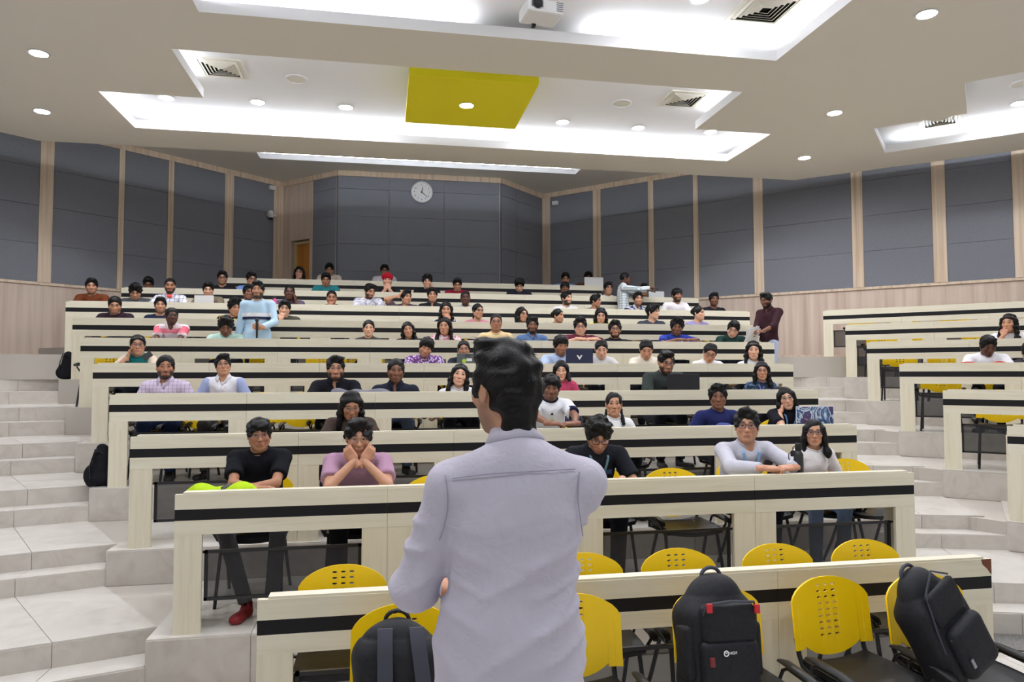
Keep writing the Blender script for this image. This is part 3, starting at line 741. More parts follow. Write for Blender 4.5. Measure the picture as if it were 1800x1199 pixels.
        for ax in range(3):
            o = [0, 0, 0]; o[ax] = 1; A = S[:n[0]-o[0], :n[1]-o[1], :n[2]-o[2]]; B = S[o[0]:, o[1]:, o[2]:]
            e = np.argwhere(A != B); u, v = [(1, 2), (2, 0), (0, 1)][ax]
            e = e[(e[:, u] > 0) & (e[:, v] > 0)]; fl = A[tuple(e.T)]
            q = []
            for du, dv in ((-1, -1), (0, -1), (0, 0), (-1, 0)):
                f = e.copy(); f[:, u] += du; f[:, v] += dv; ok = np.all((f >= 0) & (f < np.array(act.shape)), 1)
                f = np.clip(f, 0, np.array(act.shape)-1); q.append(np.where(ok, idx[tuple(f.T)], -1))
            q = np.stack(q, 1); g = np.all(q >= 0, 1); q = q[g]; fl = fl[g]
            q[~fl] = q[~fl][:, ::-1]; F.append(q)
        return P, np.concatenate(F)
def np_mesh(name, P, F, mats, cols=None, fm=None):
    me = bpy.data.meshes.new(name); P = np.asarray(P, np.float32); F = np.asarray(F)
    me.vertices.add(len(P)); me.vertices.foreach_set('co', P.ravel())
    nf, kk = F.shape; me.loops.add(nf*kk); me.loops.foreach_set('vertex_index', F.astype(np.int32).ravel())
    me.polygons.add(nf); me.polygons.foreach_set('loop_start', np.arange(0, nf*kk, kk, dtype=np.int32))
    me.polygons.foreach_set('use_smooth', np.ones(nf, bool))
    for m_ in mats: me.materials.append(m_)
    if fm is not None: me.polygons.foreach_set('material_index', np.asarray(fm, np.int32))
    if cols is not None:
        a = me.color_attributes.new('tint', 'FLOAT_COLOR', 'POINT'); c = np.ones((len(P), 4), np.float32); c[:, :3] = cols; a.data.foreach_set('color', c.ravel())
    me.update(calc_edges=True); return me
def merge(parts):
    Ps, Fs, Cs, o = [], [], [], 0
    for p, f, c in parts:
        Ps.append(p); Fs.append(f+o); o += len(p); Cs.append(np.broadcast_to(np.asarray(c, float), (len(p), 3)))
    return np.concatenate(Ps), np.concatenate(Fs), np.concatenate(Cs)
def lin(rgb): return np.array(srgb(*rgb)[:3])

# ------------------------------------------------------------------ people: materials
def tinted(name, rough, sss=0, bumps=0, spec=.35, bscale=300, bdist=.004):
    m, t, n, l, p = nt(name); a = n.new('ShaderNodeAttribute'); a.attribute_name = 'tint'
    l.new(a.outputs['Color'], p.inputs['Base Color']); p.inputs['Roughness'].default_value = rough; p.inputs['Specular IOR Level'].default_value = spec
    if bumps:
        tc = n.new('ShaderNodeTexCoord'); no = n.new('ShaderNodeTexNoise'); no.inputs['Scale'].default_value = bscale; no.inputs['Detail'].default_value = 3
        b = n.new('ShaderNodeBump'); b.inputs['Strength'].default_value = bumps; b.inputs['Distance'].default_value = bdist; no.inputs['Distortion'].default_value = 1.2
        l.new(tc.outputs['Object'], no.inputs['Vector']); l.new(no.outputs[0], b.inputs['Height']); l.new(b.outputs[0], p.inputs['Normal'])
    return m
M['skin'] = tinted('skin', .5)
M['cloth'] = tinted('plain_cloth', .9, bumps=.6, bscale=15, spec=.12, bdist=.009)
M['eye'] = tinted('eye', .2)
def hairmat():
    m, t, n, l, p = nt('dark_hair'); p.inputs['Base Color'].default_value = srgb(15, 13, 14); p.inputs['Roughness'].default_value = .5; p.inputs['Specular IOR Level'].default_value = .22
    tc = n.new('ShaderNodeTexCoord'); mp = n.new('ShaderNodeMapping'); mp.inputs['Scale'].default_value = (260, 260, 40)
    no = n.new('ShaderNodeTexNoise'); no.inputs['Scale'].default_value = 1; b = n.new('ShaderNodeBump'); b.inputs['Strength'].default_value = .5; b.inputs['Distance'].default_value = .003
    l.new(tc.outputs['Object'], mp.inputs[0]); l.new(mp.outputs[0], no.inputs['Vector']); l.new(no.outputs[0], b.inputs['Height']); l.new(b.outputs[0], p.inputs['Normal'])
    return m
M['hair'] = hairmat()
def pattern(kind, c1, c2, scale=40, c3_=None):
    """printed cloth: checks, stripes, blotches (object space, moves with the garment)"""
    key = f'cloth_{kind}_{c1}_{c2}_{scale}'
    if key in M: return M[key]
    m, t, n, l, p = nt('patterned_cloth'); p.inputs['Roughness'].default_value = .9; p.inputs['Specular IOR Level'].default_value = .12
    tc = n.new('ShaderNodeTexCoord'); sp = n.new('ShaderNodeSeparateXYZ'); l.new(tc.outputs['Object'], sp.inputs[0])
    def band(sock, sc, duty):
        a = n.new('ShaderNodeMath'); a.operation = 'MULTIPLY'; a.inputs[1].default_value = sc; l.new(sock, a.inputs[0])
        f = n.new('ShaderNodeMath'); f.operation = 'FRACT'; l.new(a.outputs[0], f.inputs[0])
        g = n.new('ShaderNodeMath'); g.operation = 'LESS_THAN'; g.inputs[1].default_value = duty; l.new(f.outputs[0], g.inputs[0]); return g.outputs[0]
    mx = n.new('ShaderNodeMix'); mx.data_type = 'RGBA'; mx.inputs['A'].default_value = srgb(*c1); mx.inputs['B'].default_value = srgb(*c2)
    if kind == 'check':
        a, b = band(sp.outputs[0], scale, .22), band(sp.outputs[2], scale, .22); ad = n.new('ShaderNodeMath'); ad.operation = 'ADD'; l.new(a, ad.inputs[0]); l.new(b, ad.inputs[1])
        h = n.new('ShaderNodeMath'); h.operation = 'MULTIPLY'; h.inputs[1].default_value = .55; l.new(ad.outputs[0], h.inputs[0]); fac = h.outputs[0]
    elif kind == 'vstripe': fac = band(sp.outputs[0], scale, .3)
    elif kind == 'hstripe': fac = band(sp.outputs[2], scale, .45)
    else:
        vo = n.new('ShaderNodeTexVoronoi' if kind == 'floral' else 'ShaderNodeTexNoise'); vo.inputs['Scale'].default_value = scale; l.new(tc.outputs['Object'], vo.inputs['Vector'])
        g = n.new('ShaderNodeMath'); g.operation = 'LESS_THAN'; g.inputs[1].default_value = .42 if kind == 'floral' else .48; l.new(vo.outputs[0], g.inputs[0]); fac = g.outputs[0]
    l.new(fac, mx.inputs['Factor']); l.new(mx.outputs['Result'], p.inputs['Base Color'])
    M[key] = m; return m
def lensmat():
    m, t, n, l, p = nt('spectacle_lens'); gl = n.new('ShaderNodeBsdfGlossy'); gl.inputs['Color'].default_value = (.75, .78, 1, 1); gl.inputs['Roughness'].default_value = .08
    tr = n.new('ShaderNodeBsdfTransparent'); tr.inputs[0].default_value = (.93, .93, .98, 1); mx = n.new('ShaderNodeMixShader'); mx.inputs[0].default_value = .06
    l.new(tr.outputs[0], mx.inputs[1]); l.new(gl.outputs[0], mx.inputs[2]); l.new(mx.outputs[0], n['Material Output'].inputs[0]); return m
M['lens'] = lensmat()

# ------------------------------------------------------------------ people: head, hair, glasses templates (face looks along -Y, origin mid-head)
HEADS, HAIRS = {}, {}
LODH = {0: .0062, 1: .0088, 2: .0115, -1: .0046}
def head_tpl(female, lod):
    key = (female, lod)
    if key in HEADS: return HEADS[key]
    S_ = SDF((-.11, -.14, -.24), (.11, .125, .135), LODH[lod]); j = .94 if female else 1.0
    S_.ell((0, .008, .030), (.0785, .094, .088), 0)
    S_.ell((0, -.020, -.035), (.0665*j, .068, .080), .03)
    S_.cap((-.052*j, .0, -.05), (-.016*j, -.058, -.098), .022, .018, .03); S_.cap((.052*j, .0, -.05), (.016*j, -.058, -.098), .022, .018, .03)
    S_.ell((0, -.066, -.099), (.020*j, .018, .016), .02)
    for s in (-1, 1):
        S_.ell((s*.043, -.062, -.022), (.022, .020, .018), .02)
        S_.ell((s*.031, -.094, .008), (.019, .013, .011), .012, 'sub')
        S_.ell((s*.012, -.094, -.034), (.009, .011, .008), .008)
        S_.ell((s*.0815, .014, -.006), (.009, .019, .030), .006); S_.ell((s*.090, .008, -.004), (.005, .011, .018), .006, 'sub')
    S_.cap((-.034, -.078, .025), (.034, -.078, .025), .013 if female else .0155, None, .015)
    S_.cap((0, -.086, .012), (0, -.104, -.032), .0085, .0125, .012)
    S_.ell((0, -.080, -.066), (.028, .016, .018), .012)
    S_.cap((-.019, -.090, -.0625), (.019, -.090, -.0625), .0052, None, .005); S_.cap((-.016, -.090, -.0735), (.016, -.090, -.0735), .0065, None, .005)
    if lod <= 0: S_.cap((-.021, -.099, -.0675), (.021, -.099, -.0675), .002, None, .004, 'sub')
    S_.cap((0, .020, -.05), (0, .030, -.22), .047*j if female else .053, .050*j if female else .057, .025)
    P, F = S_.nets(); HEADS[key] = (P, F); return P, F
def sstep(a, b, x): t = np.clip((x-a)/(b-a), 0, 1); return t*t*(3-2*t)
def face_cols(P, skin, beard, female, lod=0, hairc=(24, 20, 19)):
    x, y, z = P[:, 0], P[:, 1], P[:, 2]; c = np.tile(lin(skin), (len(P), 1)); hc = lin(hairc)
    def blend(m_, col, a=1.): c[:] = c*(1-(m_*a)[:, None])+np.asarray(col)*(m_*a)[:, None]
    red = np.exp(-((np.abs(x)-.042)**2+(z+.03)**2)/.0006)*(y < -.03); blend(red, lin(skin)*np.array([1.06, .86, .80]), .7)
    lip = np.exp(-((x/.0205)**4+((z+.0685)/.0095)**4))*(y < -.078); blend(lip, lin(skin)*np.array([.78, .42, .40]) if not female else lin(skin)*np.array([.85, .38, .40]), .85)
    ml = np.exp(-((x/.020)**4+((z+.0675)/.0022)**2))*(y < -.078); blend(ml, lin(skin)*.3, .7)
    bz = .0295+.004*np.cos((np.abs(x)-.03)/.02)-.006*sstep(.035, .06, np.abs(x))
    br = np.exp(-(((z-bz)/(.0072 if not female else .0052))**4))*sstep(.010, .016, np.abs(x))*(1-sstep(.046, .056, np.abs(x)))*(y < -.05); blend(br, hc*1.3, .9)
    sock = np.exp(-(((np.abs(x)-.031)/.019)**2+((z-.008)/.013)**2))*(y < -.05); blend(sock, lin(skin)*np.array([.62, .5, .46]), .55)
    if lod == 2:      # eyes too small to model: tinted in
        far = np.exp(-(((np.abs(x)-.031)/.017)**4+((z-.010)/.010)**2))*(y < -.05); blend(far, hc*1.6, .85)
        far = np.exp(-(((np.abs(x)-.031)/.024)**4+((z-.032)/.008)**2))*(y < -.05); blend(far, hc*1.4, .8)
    if beard:
        jaw = sstep(-.012, -.045, z)*sstep(.045, -.0, y)*(z > -.125)
        che = sstep(.026, .05, np.abs(x)); low = sstep(-.072, -.090, z); mou = np.exp(-((z+.052)/.0065)**2)*(np.abs(x) < .03)*(y < -.07)
        b = np.clip(jaw*np.maximum(che*sstep(-.02, -.05, z), low)+mou, 0, 1)*(1-np.clip(lip*1.6, 0, 1)); blend(b, hc*1.0, {1: .45, 2: .93}[beard])
    scalp = sstep(.0, .03, z+.55*y-.03)*sstep(.03, .05, z+.1*y); blend(scalp, hc, .8)
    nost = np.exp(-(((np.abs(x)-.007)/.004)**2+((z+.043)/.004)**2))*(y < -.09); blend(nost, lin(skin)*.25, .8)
    return c
def bumpy(amp, f, seed):
    r = np.random.RandomState(seed); Ds = r.normal(size=(7, 3)); Ds /= np.linalg.norm(Ds, axis=1)[:, None]; ph = r.uniform(0, 6.3, 7); fr = f*r.uniform(.6, 1.7, 7)
    return lambda g: amp*sum(np.sin((g@Ds[i].astype(np.float32))*fr[i]+ph[i]) for i in range(7))/2.6
def strands(P, F, n, L, lift, seed, down, wid=.0016, seg=3, zone=None):
    """tapered hair locks lying over a hair shell, joined into the hair mesh"""
    r = np.random.RandomState(seed); T = F[r.randint(0, len(F), n)]; p = P[T].mean(1); a = P[T[:, 1]]-P[T[:, 0]]; b = P[T[:, 3]]-P[T[:, 0]]
    N = np.cross(a, b); N /= np.linalg.norm(N, axis=1)[:, None]+1e-9
    if zone is not None: k_ = zone(p, N); p, N = p[k_], N[k_]
    n = len(p); d = down(p, r)+r.normal(size=(n, 3))*.35; d -= N*(d*N).sum(1)[:, None]; d /= np.linalg.norm(d, axis=1)[:, None]+1e-9
    W_ = np.cross(d, N); Vs = []; ln = L*r.uniform(.6, 1.3, n)
    for i in range(seg+1):
        t = i/seg; q = p-N*.003+d*(ln*t)[:, None]+N*((lift*(.3+r.uniform(0, 1, n))*math.sin(t*2.4)-.004*t)[:, None] if False else (lift*math.sin(t*2.2)*np.ones(n))[:, None])
        w_ = wid*(1-t*.85); Vs += [q-W_*w_, q+W_*w_]
    P2 = np.stack(Vs, 1).reshape(-1, 3); base = (np.arange(n)*(2*(seg+1)))[:, None]
    F2 = np.concatenate([base+np.array([2*i, 2*i+1, 2*i+3, 2*i+2]) for i in range(seg)])
    return P2, F2
MENS = ('taper', 'short', 'neat', 'side', 'quiff', 'curly', 'fringe', 'crop', 'thick')
def hair_tpl(style, lod, seed=0):
    key = (style, lod, seed)
    if key in HAIRS: return HAIRS[key]
    h = {0: .0072, 1: .0098, 2: .0125, -1: .005}[lod]; long_ = style in ('long', 'longside', 'wavy', 'bob', 'braids', 'tail')
    S_ = SDF((-.19, -.15, -.36 if long_ else -.15), (.19, .20, .175), h)
    if style in MENS:
        up = {'taper': .012, 'short': .010, 'neat': .006, 'side': .010, 'quiff': .015, 'curly': .022, 'fringe': .016, 'crop': .0, 'thick': .022}[style]
        S_.ell((0, .014, .034), (.0835+up*.75, .098+up*.55, .092+up), 0)
        if style == 'taper':
            S_.cap((0, .066, -.02), (0, .050, -.125), .052, .036, .02, sc=(1.25, .9, 1)); S_.half((0, -.035, -.012), (0, -.80, -.60)); S_.half((0, .0, -.128), (0, -.2, -1))
            S_.ell((0, -.06, .112), (.055, .05, .026), .02); S_.ell((.03, -.01, .126), (.05, .05, .018), .015)
        else: S_.half((0, -.035, -.012), (0, -.50, -.87)); S_.half((0, .0, -.078), (0, 0, -1))
        tz = {'fringe': -.006, 'thick': .004, 'crop': .018, 'neat': .014}.get(style, .011)
        S_.ell((0, -.118, -.036+tz), (.069, .075, .094), .006, 'sub'); S_.ell((0, -.105, -.05), (.066, .060, .080), .004, 'sub')
        for s in (-1, 1):
            S_.ell((s*.098, .012, -.022), (.030, .026, .036), .006, 'sub'); S_.cap((s*.078, -.028, .03), (s*.079, -.022, -.020), .006, .004, .008)
        if style in ('quiff', 'short', 'side', 'thick'):
            S_.ell((.014 if style == 'side' else 0, -.058, .094+up), (.066, .040, .026+up*.5), .022)
        if style == 'fringe':
            S_.ell((0, -.062, .078), (.070, .036, .040), .015)
            for k_, x in enumerate((-.052, -.030, -.006, .018, .042)): S_.cap((x, -.086, .078), (x-.010, -.097+abs(x)*.25, .036+.006*(k_ % 2)), .014, .007, .008)
        if style == 'curly': S_.ell((0, -.058, .095), (.074, .046, .040), .02)
        amp = {'taper': .005, 'neat': .0022, 'crop': .0012, 'short': .0045, 'side': .0045, 'quiff': .0065, 'fringe': .0055, 'curly': .0085, 'thick': .0075}[style]
        S_.warp(bumpy(amp, 100 if style != 'curly' else 150, seed+3))
    else:
        S_.ell((0, .014, .034), (.0870, .101, .097), 0)
        tied = style in ('tail', 'bun', 'braids')
        if tied:
            S_.half((0, -.035, -.02), (0, -.50, -.87))
            S_.ell((0, -.118, -.020), (.071, .078, .104), .006, 'sub'); S_.ell((0, -.105, -.05), (.070, .060, .085), .004, 'sub')
            for s in (-1, 1): S_.ell((s*.098, .01, -.022), (.028, .024, .034), .006, 'sub')
            if style == 'bun': S_.ell((0, .105, .03), (.045, .04, .045), .015)
            else: S_.cap((0, .10, .0), (0, .115, -.2 if style == 'tail' else -.03), .034, .022, .02)
            if style == 'braids':
                for s in (-1, 1):
                    for i in range(6): S_.ell((s*(.076+.004*i), .03-.012*i, -.06-.028*i), (.018, .018, .021), .008)
        else:
            L = {'long': -.28, 'longside': -.25, 'wavy': -.24, 'bob': -.115}[style]; ft = -.05 if style != 'longside' else -.03
            S_.half((0, 0, -.06), (0, 0, -1))
            for s in (-1, 1):
                e = L if not (style == 'longside' and s > 0) else L*.82
                S_.cap((s*.072, -.020, .045), (s*.086, -.008, -.06), .026, .028, .02, sc=(1, 1.5, 1)); S_.cap((s*.086, -.005, -.06), (s*.104, ft, e), .028, .020 if style != 'bob' else .028, .02, sc=(1, 1.6, 1))
                if style in ('wavy', 'longside'): S_.ell((s*.110, ft+.01, e+.03), (.034, .04, .045), .02)
            S_.cap((0, .06, .0), (0, .085, L), .066, .058, .03, sc=(1.3, .8, 1))
            S_.ell((0, -.118, -.032), (.062, .080, .110), .006, 'sub'); S_.ell((0, -.08, -.10), (.056, .085, .09), .01, 'sub'); S_.ell((0, -.03, -.03), (.060, .08, .08), .004, 'sub')
        S_.cap((0, -.10, .105), (0, .05, .140), .0035, None, .007, 'sub')
        S_.warp(bumpy(.0035 if style != 'wavy' else .007, 75, seed+9))
    P, F = S_.nets()
    if lod <= 1 and len(P):
        if style in MENS:
            dn = lambda p, r: np.stack([p[:, 0]*8+.25, -.8-p[:, 1]*2, (p[:, 2] < .09)*-1.2], 1)
            q = strands(P, F, 480 if lod <= 0 else 160, .028, .006 if style != 'neat' else .003, seed, dn, zone=lambda p, N: (N[:, 2] > -.2) & (p[:, 2] > -.02))
        else:
            dn = lambda p, r: np.stack([np.sign(p[:, 0])*(p[:, 2] > .06)*1.2, p[:, 1]*0, -np.ones(len(p))], 1)
            q = strands(P, F, 380 if lod <= 0 else 160, .06, .002, seed, dn, zone=lambda p, N: (N[:, 2] > -.4))
        P, F = np.concatenate([P, q[0]]), np.concatenate([F, q[1]+len(P)])
    HAIRS[key] = (P, F); return P, F
def eye_tpl(iris=(40, 26, 18)):
    m = MB(); m.ellipsoid((0, 0, 0), (1, 1, 1), 12, 8, R=np.array([[1, 0, 0], [0, 0, -1], [0, 1, 0]], float))
    P = np.array(m.v); F = np.array(m.f); c = np.tile(lin((186, 176, 170)), (len(P), 1)); rr = np.hypot(P[:, 0], P[:, 2]*.62); f = P[:, 1] < 0
    c[f & (rr < .66)] = lin(iris); c[f & (rr < .2)] = lin((12, 9, 8)); c[(P[:, 2] > .55)] = lin((30, 20, 18)); c[~f] = lin((190, 160, 150)); return P, F, c
def glasses_mesh(kind, lod):
    key = ('glasses', kind, lod > 1)
    if key in HAIRS: return HAIRS[key]
    m = MB(); rx, rz, rr, cxx = {'round': (.024, .022, .0016, .033), 'thin': (.026, .018, .0012, .033), 'bold': (.027, .020, .0022, .034)}[kind]; rr *= 1.0 if lod < 1 else 1.25
    nn = 14 if lod < 2 else 10; yf = lambda x: -.104+x*x*4.0
    for s in (-1, 1):
        pts = []
        for i in range(nn):
            a = 2*math.pi*i/nn; ex = .7 if kind == 'bold' else .85
            x = s*cxx+rx*math.copysign(abs(math.cos(a))**ex, math.cos(a)); pts.append((x, yf(x), .006+rz*math.copysign(abs(math.sin(a))**ex, math.sin(a))))
        m.tube(pts, rr, 5, closed=True)
        m.tube([(s*(cxx+rx), yf(cxx+rx), .012), (s*.078, -.06, .012), (s*.080, .01, .012)], rr, 5)
        n0 = len(m.v); m.add([(p[0], p[1]+.0006, p[2]) for p in pts], [tuple(range(nn)) if s > 0 else tuple(range(nn-1, -1, -1))], 1)
    m.tube([(-(cxx-rx), yf(.008)-.002, .012), (0, -.107, .015), (cxx-rx, yf(.008)-.002, .012)], rr, 5)
    HAIRS[key] = m; return m
def hand_tpl(side, curl, h=.0065):
    """right/left hand: wrist at origin, palm along -Z... fingers point along -Z, palm faces +Y, thumb towards side*-X"""
    key = ('hand', side, curl, h)
    if key in HEADS: return HEADS[key]
    S_ = SDF((-.08, -.05, -.23), (.08, .13, .05), h)
    S_.cap((0, 0, .045), (0, 0, -.02), .025, .024, .01, sc=(1.15, .85, 1)); S_.box((0, .002, -.055), (.040, .014, .047), .013, .012)
    for i, (x, L) in enumerate([(-.030, .066), (-.010, .076), (.010, .071), (.029, .056)]):
        x *= side; p = np.array([x, .002, -.095]); ang = curl*.55; r = .0088-.0006*(i == 3)
        for q, f in enumerate((.46, .32, .26)):
            d = np.array([x*.25*(q == 0), math.sin(ang), -math.cos(ang)]); e = p+d*L*f; S_.cap(p, e, r, r*.92, .004); p = e; r *= .92; ang += curl*.8
    t0 = np.array([-side*.034, .004, -.030]); t1 = t0+np.array([-side*.024, .016, -.026]); t2 = t1+np.array([-side*(.010-.012*curl), .012, -.026]); t3 = t2+np.array([side*.012*curl, .008, -.020])
    S_.cap(t0, t1, .014, .0115, .01); S_.cap(t1, t2, .0112, .010, .005); S_.cap(t2, t3, .010, .0085, .004)
    P, F = S_.nets(); HEADS[key] = (P, F); return P, F
def basis(z, yhint):
    z = np.array(z, float); z /= np.linalg.norm(z); y = np.array(yhint, float); y = y-z*(y@z); y /= np.linalg.norm(y)+1e-9; x = np.cross(y, z); return np.stack([x, y, z], 1)
def rot(yaw, pitch, roll):
    """head attitude: yaw about Z, pitch (+ = looking down), roll (+ = towards own left shoulder, image right)"""
    cy, sy, cp, sp, cr, sr = math.cos(yaw), math.sin(yaw), math.cos(pitch), math.sin(pitch), math.cos(roll), math.sin(roll)
    Z = np.array([[cy, -sy, 0], [sy, cy, 0], [0, 0, 1]]); X = np.array([[1, 0, 0], [0, cp, -sp], [0, sp, cp]]); Yr = np.array([[cr, 0, sr], [0, 1, 0], [-sr, 0, cr]])
    return Z@X@Yr
# ------------------------------------------------------------------ people: figure builder
SKIN = {'l': (214, 168, 142), 'm': (190, 142, 114), 't': (168, 120, 94), 'd': (128, 88, 68), 'dd': (94, 63, 50)}
def ik(a, w, L1, L2, hint):
    a, w = np.array(a, float), np.array(w, float); d = w-a; D = np.linalg.norm(d)
    if D > (L1+L2)*.985: w = a+d/D*(L1+L2)*.985; d = w-a; D = np.linalg.norm(d)
    D = max(D, abs(L1-L2)+.04); u = d/D; x = (L1*L1-L2*L2+D*D)/(2*D); hh = math.sqrt(max(L1*L1-x*x, 1e-6))
    p = np.array(hint, float); p = p-u*(p@u); p /= np.linalg.norm(p)+1e-9
    return a+u*x+p*hh, w
ARM = {  # pose: (wrist fn(s,H,sh), hint fn(s), finger dir fn(s), palm normal fn(s), curl)
 'desk': (lambda s, H, sh: (s*.09, .24, .855), lambda s: (s*.9, .5, -.6), lambda s: (-s*.6, -.7, -.15), lambda s: (0, -.1, -1), .5),
 'book': (lambda s, H, sh: (s*.13, .22, .87), lambda s: (s*.9, .4, -.6), lambda s: (-s*.4, -.8, -.1), lambda s: (-s*.7, 0, -.7), .8),
 'lap': (lambda s, H, sh: (s*.12, .52, .72), lambda s: (s*.8, .6, -.3), lambda s: (-s*.4, -.8, -.2), lambda s: (0, 0, -1), .5),
 'fold': (lambda s, H, sh: (-s*.03, .24, .875), lambda s: (s*.95, .3, -.35), lambda s: (-s*.95, -.1, .05), lambda s: (0, 0, -1), .5),
 'ledge': (lambda s, H, sh: (s*.12, .10, .935), lambda s: (s*.95, .3, -.35), lambda s: (-s*.95, -.2, .0), lambda s: (0, .2, -1), .7),
 'chin': (lambda s, H, sh: H+np.array([s*.045, -.075, -.20]), lambda s: (s*.8, -.1, -.9), lambda s: (-s*.25, .05, 1), lambda s: (-s*.4, 1, 0), 1.2),
 'mouth': (lambda s, H, sh: H+np.array([s*.035, -.115, -.165]), lambda s: (s*.8, -.1, -.9), lambda s: (-s*.35, .1, 1), lambda s: (-s*.3, 1, 0), 1.1),
 'cheek': (lambda s, H, sh: H+np.array([s*.10, -.055, -.145]), lambda s: (s*.8, -.2, -.9), lambda s: (-s*.15, .05, 1), lambda s: (-s*1, .3, 0), 1.2),
 'fist': (lambda s, H, sh: H+np.array([s*.030, -.125, -.135]), lambda s: (s*.9, -.1, -.75), lambda s: (s*.55, .25, .8), lambda s: (-s*.3, 1, .3), 1.5),
 'top': (lambda s, H, sh: H+np.array([s*.13, .02, .02]), lambda s: (s*.9, -.5, -.2), lambda s: (-s*.6, .3, .7), lambda s: (-s*1, 0, -.3), .6),
 'side': (lambda s, H, sh: (s*.25, -.02, .78), lambda s: (s*.3, 1, 0), lambda s: (0, -.1, -1), lambda s: (-s, 0, 0), .5),
}
NP_ = [0]
def figure(root, H, Rh, sc_, hip, knees, ankles, arms, lod, sp):
    """root Empty; joints in root space. sp: look of the person. Children: body, shirt, trousers, hair, eyes, glasses, shoes ..."""
    s = sc_; fem = sp.get('f', 0); rs = np.random.RandomState(NP_[0]*7+3); NP_[0] += 1
    skin = sp['skin']; hb, hs, ht = {-1: (.010, .009, .014), 0: (.014, .013, .020), 1: (.018, .017, .032), 2: (.024, .022, .040)}[lod]
    H = np.array(H, float); T = lambda v: H+Rh@(np.array(v)*s)
    nb = H+(Rh@np.array([0, .026, -.085])+np.array([0, .014, -.062]))*s+np.array(sp.get('nb', (0, 0, 0)))
    sc0 = nb+np.array([0, .012, -.046])*s; tilt = sp.get('tilt', 0); wS = (.155 if fem else .178)*s*sp.get('broad', 1)
    tw = sp.get('twist', 0); ax = np.array([math.cos(tw), math.sin(tw), 0])
    sh = {q: sc0+ax*q*wS+np.array([0, 0, -q*tilt-sp.get('drop', .012)]) for q in (-1, 1)}
    hip = np.array(hip, float); sp_d = hip-sc0; Bs = np.stack([ax, np.zeros(3), np.zeros(3)], 1); zz = -sp_d/np.linalg.norm(sp_d); Bs = basis(zz, np.cross(zz, ax)); 
    if Bs[:, 0]@ax < 0: Bs[:, 0] *= -1; Bs[:, 1] *= -1
    Lp = lambda t: sc0+sp_d*t
    arm = {}
    for q in (-1, 1):
        wr, hint, fd_, pn, curl = arms[q]; e, w_ = ik(sh[q], wr, .285*s*sp.get('L1', 1), .245*s, hint); arm[q] = (e, w_, fd_, pn, curl)
    bl = .92 if fem else 1.0; fat = sp.get('fat', 1.0)
    lo = np.minimum.reduce([H, sc0, hip, arm[-1][0], arm[1][0], arm[-1][1], arm[1][1], sh[-1], sh[1]])-.23
    hi = np.maximum.reduce([nb+[0, 0, .02], sc0, hip, arm[-1][0], arm[1][0], arm[-1][1], arm[1][1], sh[-1], sh[1]])+.23; hi[2] = max(hi[2], H[2])
    # --- body: neck, trunk and arms in one surface, head and hands joined on
    B = SDF(lo, hi, hb)
    B.cap(T((0, .018, -.06)), nb, .046*s if fem else .051*s, .052*s if fem else .058*s, 0)
    B.cap(nb, sc0-[0, 0, .03], .055*s, .07*s, .03)
    for q in (-1, 1): B.cap(sc0+[0, 0, .01], sh[q], .052*s, .046*s, .04)
    B.ell(Lp(.30), np.array([.150*bl, .098, .16])*s, .05, R=Bs); B.ell(Lp(.72), np.array([.135*bl, .09, .17])*s*[fat, fat, 1], .05, R=Bs)
    for q in (-1, 1):
        e, w_, *_ = arm[q]; B.cap(sh[q], e, .047*s*bl, .037*s*bl, .025); B.cap(e, w_, .038*s*bl, .026*s*bl, .015)
    bp, bf = B.nets(); parts = [(bp, bf, lin(skin))]
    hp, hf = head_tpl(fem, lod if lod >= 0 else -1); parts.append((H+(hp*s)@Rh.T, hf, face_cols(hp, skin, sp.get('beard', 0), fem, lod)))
    for q in (-1, 1):
        e, w_, fd_, pn, curl = arm[q]; P, F = hand_tpl(q, curl, .0072 if lod <= 0 else .0095); fdv = np.array(fd_, float)
        P, F = (P, F) if sp.get('hands') else hand_tpl(q, curl, .0105)
        if lod < 2 or sp.get('hands'): parts.append((w_+(P*s*(.9 if fem else 1.0))@basis(-fdv, pn).T, F, lin(skin)*np.array([1.02, .96, .95])))
    P, F, C = merge(parts); link('body', np_mesh('body', P, F, [M['skin']], C), root)
    # --- shirt
    col = lin(sp['top']); tm = sp.get('mat'); sl = sp.get('sleeve', 'short'); inf = .013*s
    lo2, hi2 = lo.copy(), hi.copy(); hi2[2] = nb[2]+.09; lo2[2] -= sp.get('tail', 0)
    G = SDF(lo2, hi2, hs); dr_ = sp.get('drape', 1.0)
    for q in (-1, 1): G.cap(sc0+[0, .008, .010], sh[q], .056*s+inf, .049*s+inf, .04)
    G.cap(nb+[0, .010, -.044], sc0-[0, .006, .045], .058*s+inf, .094*s, .035)
    G.ell(Lp(.30), (np.array([.152*bl, .100, .165])*s+inf)*dr_, .05, R=Bs); G.ell(Lp(.70), (np.array([.140*bl, .095, .19])*s*[fat, fat, 1]+inf)*dr_, .06, R=Bs)
    G.ell(Lp(.98), (np.array([.150*bl, .105, .12])*s*[fat, fat, 1]+inf)*dr_, .05, R=Bs)
    if sp.get('neck', 'crew') in ('crew', 'hood'): G.cap(nb+np.array([-.045, -.026, -.066])*s, nb+np.array([.045, -.026, -.066])*s, .046*s+inf*.5, None, .03)
    if sp.get('tail'): G.cap(Lp(.9), Lp(.9)-[0, 0, sp['tail']], .15*s, .165*s, .05, sc=(1.2, .92, 1))
    if fem: 
        for q in (-1, 1): G.ell(Lp(.33)+Bs@np.array([q*.065, .0, .0])*s-np.array([0, .085*s, 0]), np.array([.055, .045, .055])*s, .04)
    if sp.get('fold'): G.warp(sp['fold'])
    elif lod < 2: G.warp(bumpy(.0042, 34, NP_[0]))
